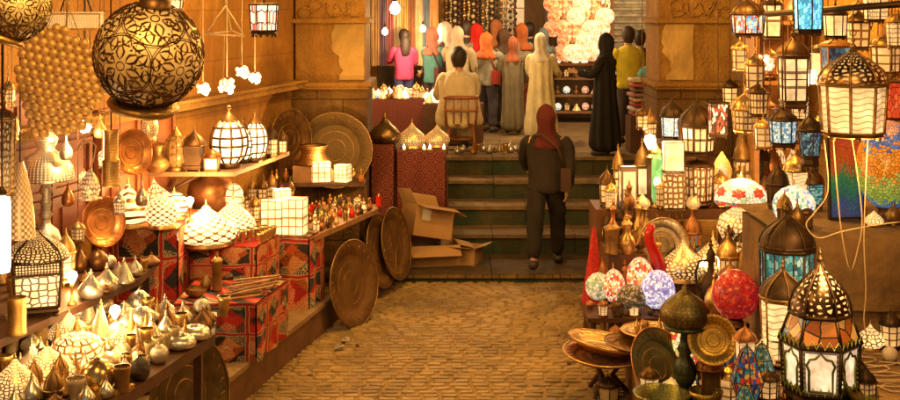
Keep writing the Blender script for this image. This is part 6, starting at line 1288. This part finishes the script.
r = empty('cloth_bag', (2.85, 16.95, z+.005)); b = MB(); b.lathe([(.001, 0), (.18, .0), (.21, .05), (.15, .13), (.06, .17), (.08, .2), (.02, .21)], 18, lobes=5, amp=.12); b.build('bag_body', fabric('teal_cloth', (.1, .32, .35)), r); b = MB(); b.tube([(-.06, 0, .16), (-.04, 0, .26), (.05, 0, .26), (.07, 0, .16)], .012); b.build('strap', fabric('teal_cloth', (.1, .32, .35)), r); tag(r, 'teal cloth bag lying on top of the folded textiles', 'bag')
for k in range(9):
    r = dup(bp[k % 4]); r.scale = (1, 1, .35); r.location = (3.02+.09*k, 21.9, 2.3); tag(r, ['brown and brass', 'brass and cream', 'cream and black', 'black and brown'][k % 4]+' short bead string under the roller shutter', 'bead string', ['brown', 'brass', 'cream', 'black'][k % 4]+' bead strings under the shutter')
# ---------------------------------------------------------------- people
skin_m = plain('skin', (.5, .28, .16), .5, .1, 8, 0)
def skinned(name, pts, edges, mat_, parent, root=0, sub=1):
    me = bpy.data.meshes.new(name); me.from_pydata([p[0] for p in pts], edges, []); o = bpy.data.objects.new(name, me); link(o, parent); me.materials.append(mat_)
    md = o.modifiers.new('skin', 'SKIN'); md.use_smooth_shade = True
    if not me.skin_vertices: 
        bpy.context.view_layer.update()
    for i, p in enumerate(pts): sv = me.skin_vertices[0].data[i]; sv.radius = (p[1], p[1] if len(p) < 3 else p[2]); sv.use_root = (i == root)
    if sub: s_ = o.modifiers.new('sub', 'SUBSURF'); s_.levels = sub; s_.render_levels = sub
    return o
cl_tex = bpy.data.textures.new('cloth_creases', 'CLOUDS'); cl_tex.noise_scale = .11; cl_tex.noise_depth = 2
def crease(o, st=.03, sub=2):
    m_ = o.modifiers.new('sub', 'SUBSURF'); m_.levels = sub; m_.render_levels = sub
    d = o.modifiers.new('creases', 'DISPLACE'); d.texture = cl_tex; d.strength = st; d.mid_level = .5; d.texture_coords = 'LOCAL'; return o
def loft(b, rings, n=20, m=0, fold=0, nf=7, seed=0):
    """rings: (cx,cy,z,rx,ry)"""
    rr = random.Random(seed); ph = rr.uniform(0, 6); vs = []; fs = []
    for k, (cx, cy, z, rx, ry) in enumerate(rings):
        for i in range(n):
            a = 2*pi*i/n; f = 1+fold*(len(rings)-k)/len(rings)*sin(nf*a+ph+.3*k); vs.append((cx+rx*f*cos(a), cy+ry*f*sin(a), z))
    for k in range(len(rings)-1):
        for i in range(n): j = (i+1) % n; fs.append([k*n+i, k*n+j, (k+1)*n+j, (k+1)*n+i])
    fs += [list(range(n))[::-1], [(len(rings)-1)*n+i for i in range(n)]]
    return b.add(vs, fs, [[(0, 0)]*len(f) for f in fs], m)
def person(loc, rz, H, label, top, legs, head, armL=(0, 0), armR=(0, 0), robe=None, hair=None, stride=0., seated=False, headgear=None, sleeve=True, lean=0., bag=None, bulk=1.):
    s = H/1.75; r = empty('person', loc, rz); r.scale = (s*bulk, s*bulk, s); tag(r, label, 'person'); r['category'] = 'person'
    hz = .50 if seated else .95; tz = hz-.95
    def Z(z): return z+tz
    arms = {}
    pts = [((0, 0, Z(.95)), .13, .1), ((0, lean*.3, Z(1.12)), .12, .09), ((0, lean*.7, Z(1.32)), .15, .1), ((0, lean*.9, Z(1.45)), .07, .06), ((0, lean, Z(1.53)), .05, .05), ((0, lean+.005, Z(1.6)), .075, .085), ((0, lean+.0, Z(1.68)), .075, .09), ((0, lean, Z(1.74)), .045, .055)]
    ed = [(i, i+1) for i in range(7)]
    pts.append(((0, lean+.105, Z(1.61)), .012)); ed.append((5, 8))
    limb = {}
    for s_, ar in ((-1, armL), (1, armR)):
        sh = Vector((s_*.19, lean*.8, Z(1.41))); a, c_ = ar      # a: raise forward of upper arm, c_: elbow bend
        el = sh+Vector((s_*.05, sin(a)*.28, -cos(a)*.28)); wr = el+Vector((-s_*.03, sin(a+c_)*.25, -cos(a+c_)*.25)); d = (wr-el).normalized()
        i0 = len(pts); pts += [(sh, .06), (el, .042), (wr, .028, .022), (wr+d*.06, .036, .018)]; ed += [(2, i0), (i0, i0+1), (i0+1, i0+2), (i0+2, i0+3)]
        u = Vector((0, 1, 0)) if abs(d.y) < .8 else Vector((0, 0, 1)); side = d.cross(u).normalized(); u = side.cross(d)
        for q in range(4):
            j = len(pts); L = (.07, .08, .075, .06)[q]; b0 = wr+d*.085+u*(.027-.018*q); pts += [(b0, .0095), (b0+d*L*.5-side*s_*.006, .009), (b0+d*L*.85-side*s_*.02, .008)]; ed += [(i0+3, j), (j, j+1), (j+1, j+2)]
        j = len(pts); b0 = wr+d*.035+u*.036; pts += [(b0, .011), (b0+d*.035+u*.022, .009)]; ed += [(i0+3, j), (j, j+1)]
        limb[s_] = (sh, el, wr)
    lg_ = {}
    for s_ in (-1, 1):
        hp = Vector((s_*.09, 0, Z(.9)))
        if seated: kn = Vector((s_*.13, .42, .5)); an = Vector((s_*.13, .46, .09))
        else: f = s_*stride; kn = Vector((s_*.1, f*.28+.02, .5)); an = Vector((s_*.1, f*.5, .09+(.06 if f < 0 else 0)))
        to = an+Vector((0, .15, -.05)); i0 = len(pts); pts += [(hp, .085), (kn, .06), (an, .04), (to, .035, .03)]; ed += [(0, i0), (i0, i0+1), (i0+1, i0+2), (i0+2, i0+3)]; lg_[s_] = (hp, kn, an, to)
    skinned('body', pts, ed, skin_m, r)
    ft = fabric('cloth_'+'_'.join('%d' % (c*100) for c in top), top); fl = fabric('cloth_'+'_'.join('%d' % (c*100) for c in legs), legs)
    if robe is not None:
        b = MB(); zb, wb = robe
        rg = [(0, 0, .03 if not seated else .12, wb, wb*.8), (0, 0, .3, wb*.88, wb*.7), (0, 0, .6, wb*.78, wb*.6), (0, 0, .95, .2, .16), (0, lean*.5, 1.15, .19, .15), (0, lean*.8, 1.34, .22, .15), (0, lean*.9, 1.43, .19, .12), (0, lean, 1.49, .09, .08)]
        if seated: rg = [(0, .0, .3, .27, .24), (0, 0, .45, .27, .24), (0, 0, .55, .25, .2), (0, lean*.3, .7, .23, .16), (0, lean*.8, .88, .25, .16), (0, lean*.9, .97, .22, .14), (0, lean, 1.04, .1, .09)]
        loft(b, rg, 48, fold=.13, nf=9, seed=int(H*1000))
        crease(b.build('robe', ft, r))
        if seated:
            b = MB()
            for s_ in (-1, 1): hp, kn, an, to = lg_[s_]; b.tube([hp, kn+Vector((0, .02, .02)), kn+Vector((0, .05, -.1)), an], [.13, .1, .1, .13], 14)
            crease(b.build('robe_lap', ft, r))
    else:
        b = MB(); loft(b, [(0, 0, Z(.82), .19, .135), (0, 0, Z(.9), .185, .14), (0, lean*.4, Z(1.1), .17, .125), (0, lean*.8, Z(1.32), .205, .14), (0, lean*.9, Z(1.43), .18, .12), (0, lean, Z(1.5), .075, .07)], 32, fold=.06, nf=5, seed=int(H*991)); crease(b.build('jacket', ft, r))
        b = MB()
        for s_ in (-1, 1):
            hp, kn, an, to = lg_[s_]; b.tube([hp+Vector((0, 0, .05)), (hp+kn)/2, kn, (kn+an)/2, an+Vector((0, 0, .0))], [.11, .098, .08, .075, .07], 14)
        crease(b.build('trousers', fl, r), .045)
    b = MB()
    for s_ in (-1, 1):
        sh, el, wr = limb[s_]; b.tube([sh+Vector((-s_*.05, 0, .015)), sh+(el-sh)*.1, (sh+el)/2, el, (el+wr)/2, wr-(wr-el)*.08], [.07, .078, .068, .058, .052, .048 if robe is None else .06], 14)
    crease(b.build('sleeves', ft, r), .035)
    for s_ in (-1, 1):
        hp, kn, an, to = lg_[s_]; b = MB(); b.tube([an+Vector((0, -.05, -.045)), an+Vector((0, 0, -.03)), an+Vector((0, .08, -.045)), to+Vector((0, .03, -.005))], [.04, .05, .045, .03], 12); b.build('shoe', cordm, r)
    hc = fabric('head_'+'_'.join('%d' % (c*100) for c in head), head) if headgear != 'hair' else plain('hair_'+'_'.join('%d' % (c*1000) for c in head), head, .6, .3, 20, .4, 80)
    b = MB(); hy = lean; zz = Z(0)
    if headgear == 'hair':
        b.lathe([(.06, 1.53), (.094, 1.6), (.104, 1.68), (.09, 1.745), (.05, 1.785), (.001, 1.795)], 18, (0, hy-.018, zz), sy=1.1)
        if hair: loft(b, [(0, hy-.11, Z(1.25), .07, .03), (0, hy-.12, Z(1.4), .1, .04), (0, hy-.09, Z(1.55), .1, .06), (0, hy-.05, Z(1.7), .09, .08)], 16, fold=.08, nf=6)
        crease(b.build('hair', hc, r), .02, 1)
    else:
        loft(b, [(0.01, hy-.03, Z(1.3), .17, .13), (0.02, hy-.03, Z(1.36), .19, .14), (0, hy-.015, Z(1.44), .13, .115), (0, hy-.01, Z(1.5), .085, .09), (0, hy-.025, Z(1.57), .09, .105), (0, hy-.026, Z(1.66), .1, .12), (0, hy-.022, Z(1.73), .09, .11), (0, hy-.02, Z(1.775), .066, .08), (0, hy-.02, Z(1.796), .035, .04), (0, hy-.02, Z(1.805), .01, .01)], 32, fold=.12, nf=6, seed=int(H*777)); crease(b.build('headscarf', hc, r), .025, 1)
        b = MB(); b.lathe([(.001, .012), (.04, .01), (.062, 0), (.066, -.012)], 16, mat=Matrix.Rotation(-pi/2, 3, 'X'), c=(0, hy+.092, Z(1.63)), sy=1.25); b.build('face', skin_m, r)
    b = MB()
    for s_ in (-1, 1): b.ball((s_*.028, hy+.093+.0, Z(1.645)), .0095, 0, 8)
    b.box((0, hy+.1, Z(1.575)), (.045, .012, .009)); b.build('eyes_and_mouth', plain('dark_features', (.06, .02, .015), .4, 0, 5, 0), r)
    if bag: b = MB(); b.box((.2, -.02, Z(1.0)), (.1, .26, .24)); b.tube([(.19, -.05, Z(1.1)), (.12, -.13, Z(1.35)), (-.02, -.12, Z(1.48)), (-.12, 0, Z(1.47))], .012); b.build('shoulder_bag', fabric('bag_cloth', bag), r)
    return r
def at(px, Y): return ((px-450)*Y/F, Y, UF)
def headshade(): pass
person(at(404, 20.6), .3, 1.62, 'woman in bright pink jacket and blue skirt with long dark hair', (.6, .06, .2), (.05, .06, .2), (.03, .015, .01), (.6, 1.2), (.3, .8), headgear='hair', hair=1)
person(at(433, 19.5), -.7, 1.66, 'person in teal sleeves and dark waistcoat turned half right', (.08, .25, .27), (.05, .03, .05), (.45, .16, .12), (.5, .9), (.9, 1.1), bag=(.1, .03, .04))
person(at(444, 20.0), .9, 1.74, 'tall person in dark purple coat with pale headscarf', (.07, .035, .05), (.05, .04, .06), (.55, .42, .36), (.3, .5), (.6, 1.3), bulk=1.1)
person(at(458, 19.1), -.3, 1.68, 'person in cream jacket with sand coloured headscarf seen from behind', (.45, .36, .24), (.1, .07, .07), (.5, .4, .3), (.8, .9), (.2, .6), bulk=1.1)
person(at(467, 20.9), .5, 1.76, 'tall dark coated person between the cream jacket and the red scarf', (.05, .04, .035), (.04, .03, .03), (.03, .015, .01), (.5, .6), (.2, .3), headgear='hair')
person(at(476, 20.3), .45, 1.7, 'person with bright red headscarf and grey jacket', (.26, .24, .2), (.06, .05, .06), (.6, .015, .01), (.7, .9), (.2, .4), bulk=1.1)
person(at(487, 19.5), -.5, 1.58, 'person in grey jacket with orange headscarf beside the red scarf', (.3, .28, .24), (.05, .04, .06), (.5, .13, .03), (.15, .3), (.8, 1.0), bulk=1.15, bag=(.3, .03, .02))
person(at(496, 21.1), .2, 1.76, 'person in dark red jacket standing at the back of the crowd', (.3, .02, .02), (.04, .03, .03), (.35, .12, .04), (.4, .5), (.1, .2))
person(at(503, 20.2), .8, 1.62, 'person in dark olive jacket with dark brown headscarf in the crowd', (.09, .08, .04), (.05, .04, .04), (.1, .05, .03), (.6, .9), (.1, .2), bulk=1.15)
person(at(513, 19.3), -.15, 1.52, 'short person in brown grey coat with rust coloured scarf and skirt', (.17, .14, .09), (.1, .07, .06), (.3, .09, .04), (.2, .3), (.2, .2), robe=(.03, .24))
person(at(521, 20.7), .6, 1.7, 'person in pale grey jacket with orange headscarf at the crowd edge', (.36, .33, .27), (.2, .03, .03), (.5, .14, .04), (.1, .3), (.7, .6), bulk=1.1)
person(at(530, 21.4), -.6, 1.72, 'dark haired person in black jacket at the back right of the crowd', (.03, .025, .025), (.04, .03, .03), (.02, .01, .008), (.1, .3), (.3, .6), headgear='hair')
person(at(543, 21.0), .3, 1.62, 'person with grey blue headscarf behind the pale robed figure', (.16, .17, .15), (.06, .05, .06), (.16, .22, .27), (.2, .3), (.2, .2))
person(at(541, 18.2), -.4, 1.6, 'pale figure in long cream robe and white headscarf', (.6, .52, .3), (.4, .3, .2), (.7, .62, .48), (.3, .7), (.4, .9), robe=(.03, .3))
person(at(628, 17.9), .2, 1.72, 'bearded looking man in yellow shirt half hidden by the woman in black', (.65, .55, .04), (.08, .06, .06), (.03, .015, .01), (.2, .4), (.2, .6), headgear='hair')
person(at(640, 18.3), -.2, 1.66, 'dark haired man in dark olive jacket next to the textiles', (.08, .06, .03), (.05, .04, .03), (.02, .01, .008), (.2, .4), (.3, .8), headgear='hair')
w_ = person((at(605, 16.58)), 1.2, 1.64, 'woman in long black robe and black headscarf standing at the top of the steps', (.006, .005, .005), (.006, .005, .005), (.008, .006, .006), (.5, 1.3), (.4, 1.2), robe=(.03, .31))
person((P(459, 0, 16.75).x, 16.82, UF), .1, 1.95, 'man in cream robe seated on a wooden chair with his back turned', (.66, .56, .38), (.5, .4, .3), (.03, .02, .015), (.5, .9), (.6, 1.0), robe=(.1, .3), headgear='hair', seated=True, lean=.05, bulk=1.05)
person((P(546, 0, 14.0).x, 13.98, .1), -.15, 1.86, 'striding person in dark jacket and trousers with rust red hood', (.02, .012, .008), (.016, .01, .007), (.09, .01, .006), (.5, .5), (-.3, .3), stride=.6, lean=.06, bag=(.06, .03, .02), bulk=1.12)
# chair
r = empty('wooden_chair', (P(461, 0, 16.75).x, 16.78, UF)); tag(r, 'wooden bentwood chair under the seated man', 'chair'); cw = plain('chair_wood', (.3, .1, .03), .4, .3, 9)
b = MB(); b.lathe([(.001, .40), (.22, .40), (.23, .415), (.22, .43), (.001, .43)], 24); b.build('seat', cw, r)
for sx_ in (-1, 1):
    for sy_ in (-1, 1): b = MB(); b.tube([(sx_*.16, sy_*.16, .4), (sx_*.2, sy_*.2, 0)], [.02, .015], 8); b.build('leg', cw, r)
b = MB(); b.tube([(-.2, -.22, .4), (-.22, -.27, .65), (-.2, -.3, .82)], .018, 8); b.tube([(.2, -.22, .4), (.22, -.27, .65), (.2, -.3, .82)], .018, 8)
for z_ in (.8, .62): b.tube([(.23*sin(a*.35-1.4)*1.0, -.27-.06*cos(a*.35-1.4), z_) for a in range(9)], .03 if z_ > .7 else .018, 8)
for x_ in (-.1, 0, .1): b.tube([(x_, -.22, .42), (x_, -.32, .8)], .01, 6)
b.build('backrest', cw, r)
b = MB(); b.lathe([(.17, .2), (.18, .21), (.17, .22)], 20); b.build('stretcher', cw, r)

# ---------------------------------------------------------------- look-alikes get told apart by where they stand
by = {}
for o in bpy.data.objects:
    if o.parent is None and o.get('label'): by.setdefault(o['label'], []).append(o)
MX = 16
def short(t):
    w_ = t.split(); return t if len(w_) <= MX else ' '.join(w_[:MX])
od = ['nearest', 'second nearest', 'third nearest', 'fourth nearest', 'fifth nearest', 'sixth nearest', 'seventh nearest', 'eighth nearest', 'ninth nearest', 'tenth nearest']
for lb, L in by.items():
    if 1 < len(L) <= 10:
        L.sort(key=lambda o: o.location.y)
        for o, q in zip(L, od):
            w2 = q if q != od[len(L)-1] else 'farthest'; n0 = len(lb.split())
            base = lb if n0 <= 14 else ' '.join(lb.replace(' sided', '').replace(' standing', '').split()[:14])
            o['label'] = base+', '+('the ' if n0 < 13 else '')+w2

for lb, L in by.items():
    if len(L) > 10:
        def zone(o): return ('front ' if o.location.y < md else 'back ')
        md = sorted(o.location.y for o in L)[len(L)//2]; mx = sorted(o.location.x for o in L)[len(L)//2]
        for fb in (0, 1):
            G = sorted([o for o in L if (o.location.y < md) == (fb == 0)], key=lambda o: o.location.x)
            for i, o in enumerate(G):
                base = ' '.join(lb.split()[:9]) if len(lb.split()) > 9 else lb
                o['label'] = '%s, %s from left in the %s half' % (base, ['first', 'second', 'third', 'fourth', 'fifth', 'sixth', 'seventh', 'eighth', 'ninth', 'tenth', 'eleventh', 'twelfth', 'thirteenth'][min(i, 12)], ['front', 'back'][fb])
for o in bpy.data.objects:
    if o.get('label') and len(o['label'].split()) > 16: o['label'] = ' '.join(o['label'].replace(' sided', '').split()[:16])
long_ = [o['label'] for o in bpy.data.objects if o.get('label') and len(o['label'].split()) > 16]
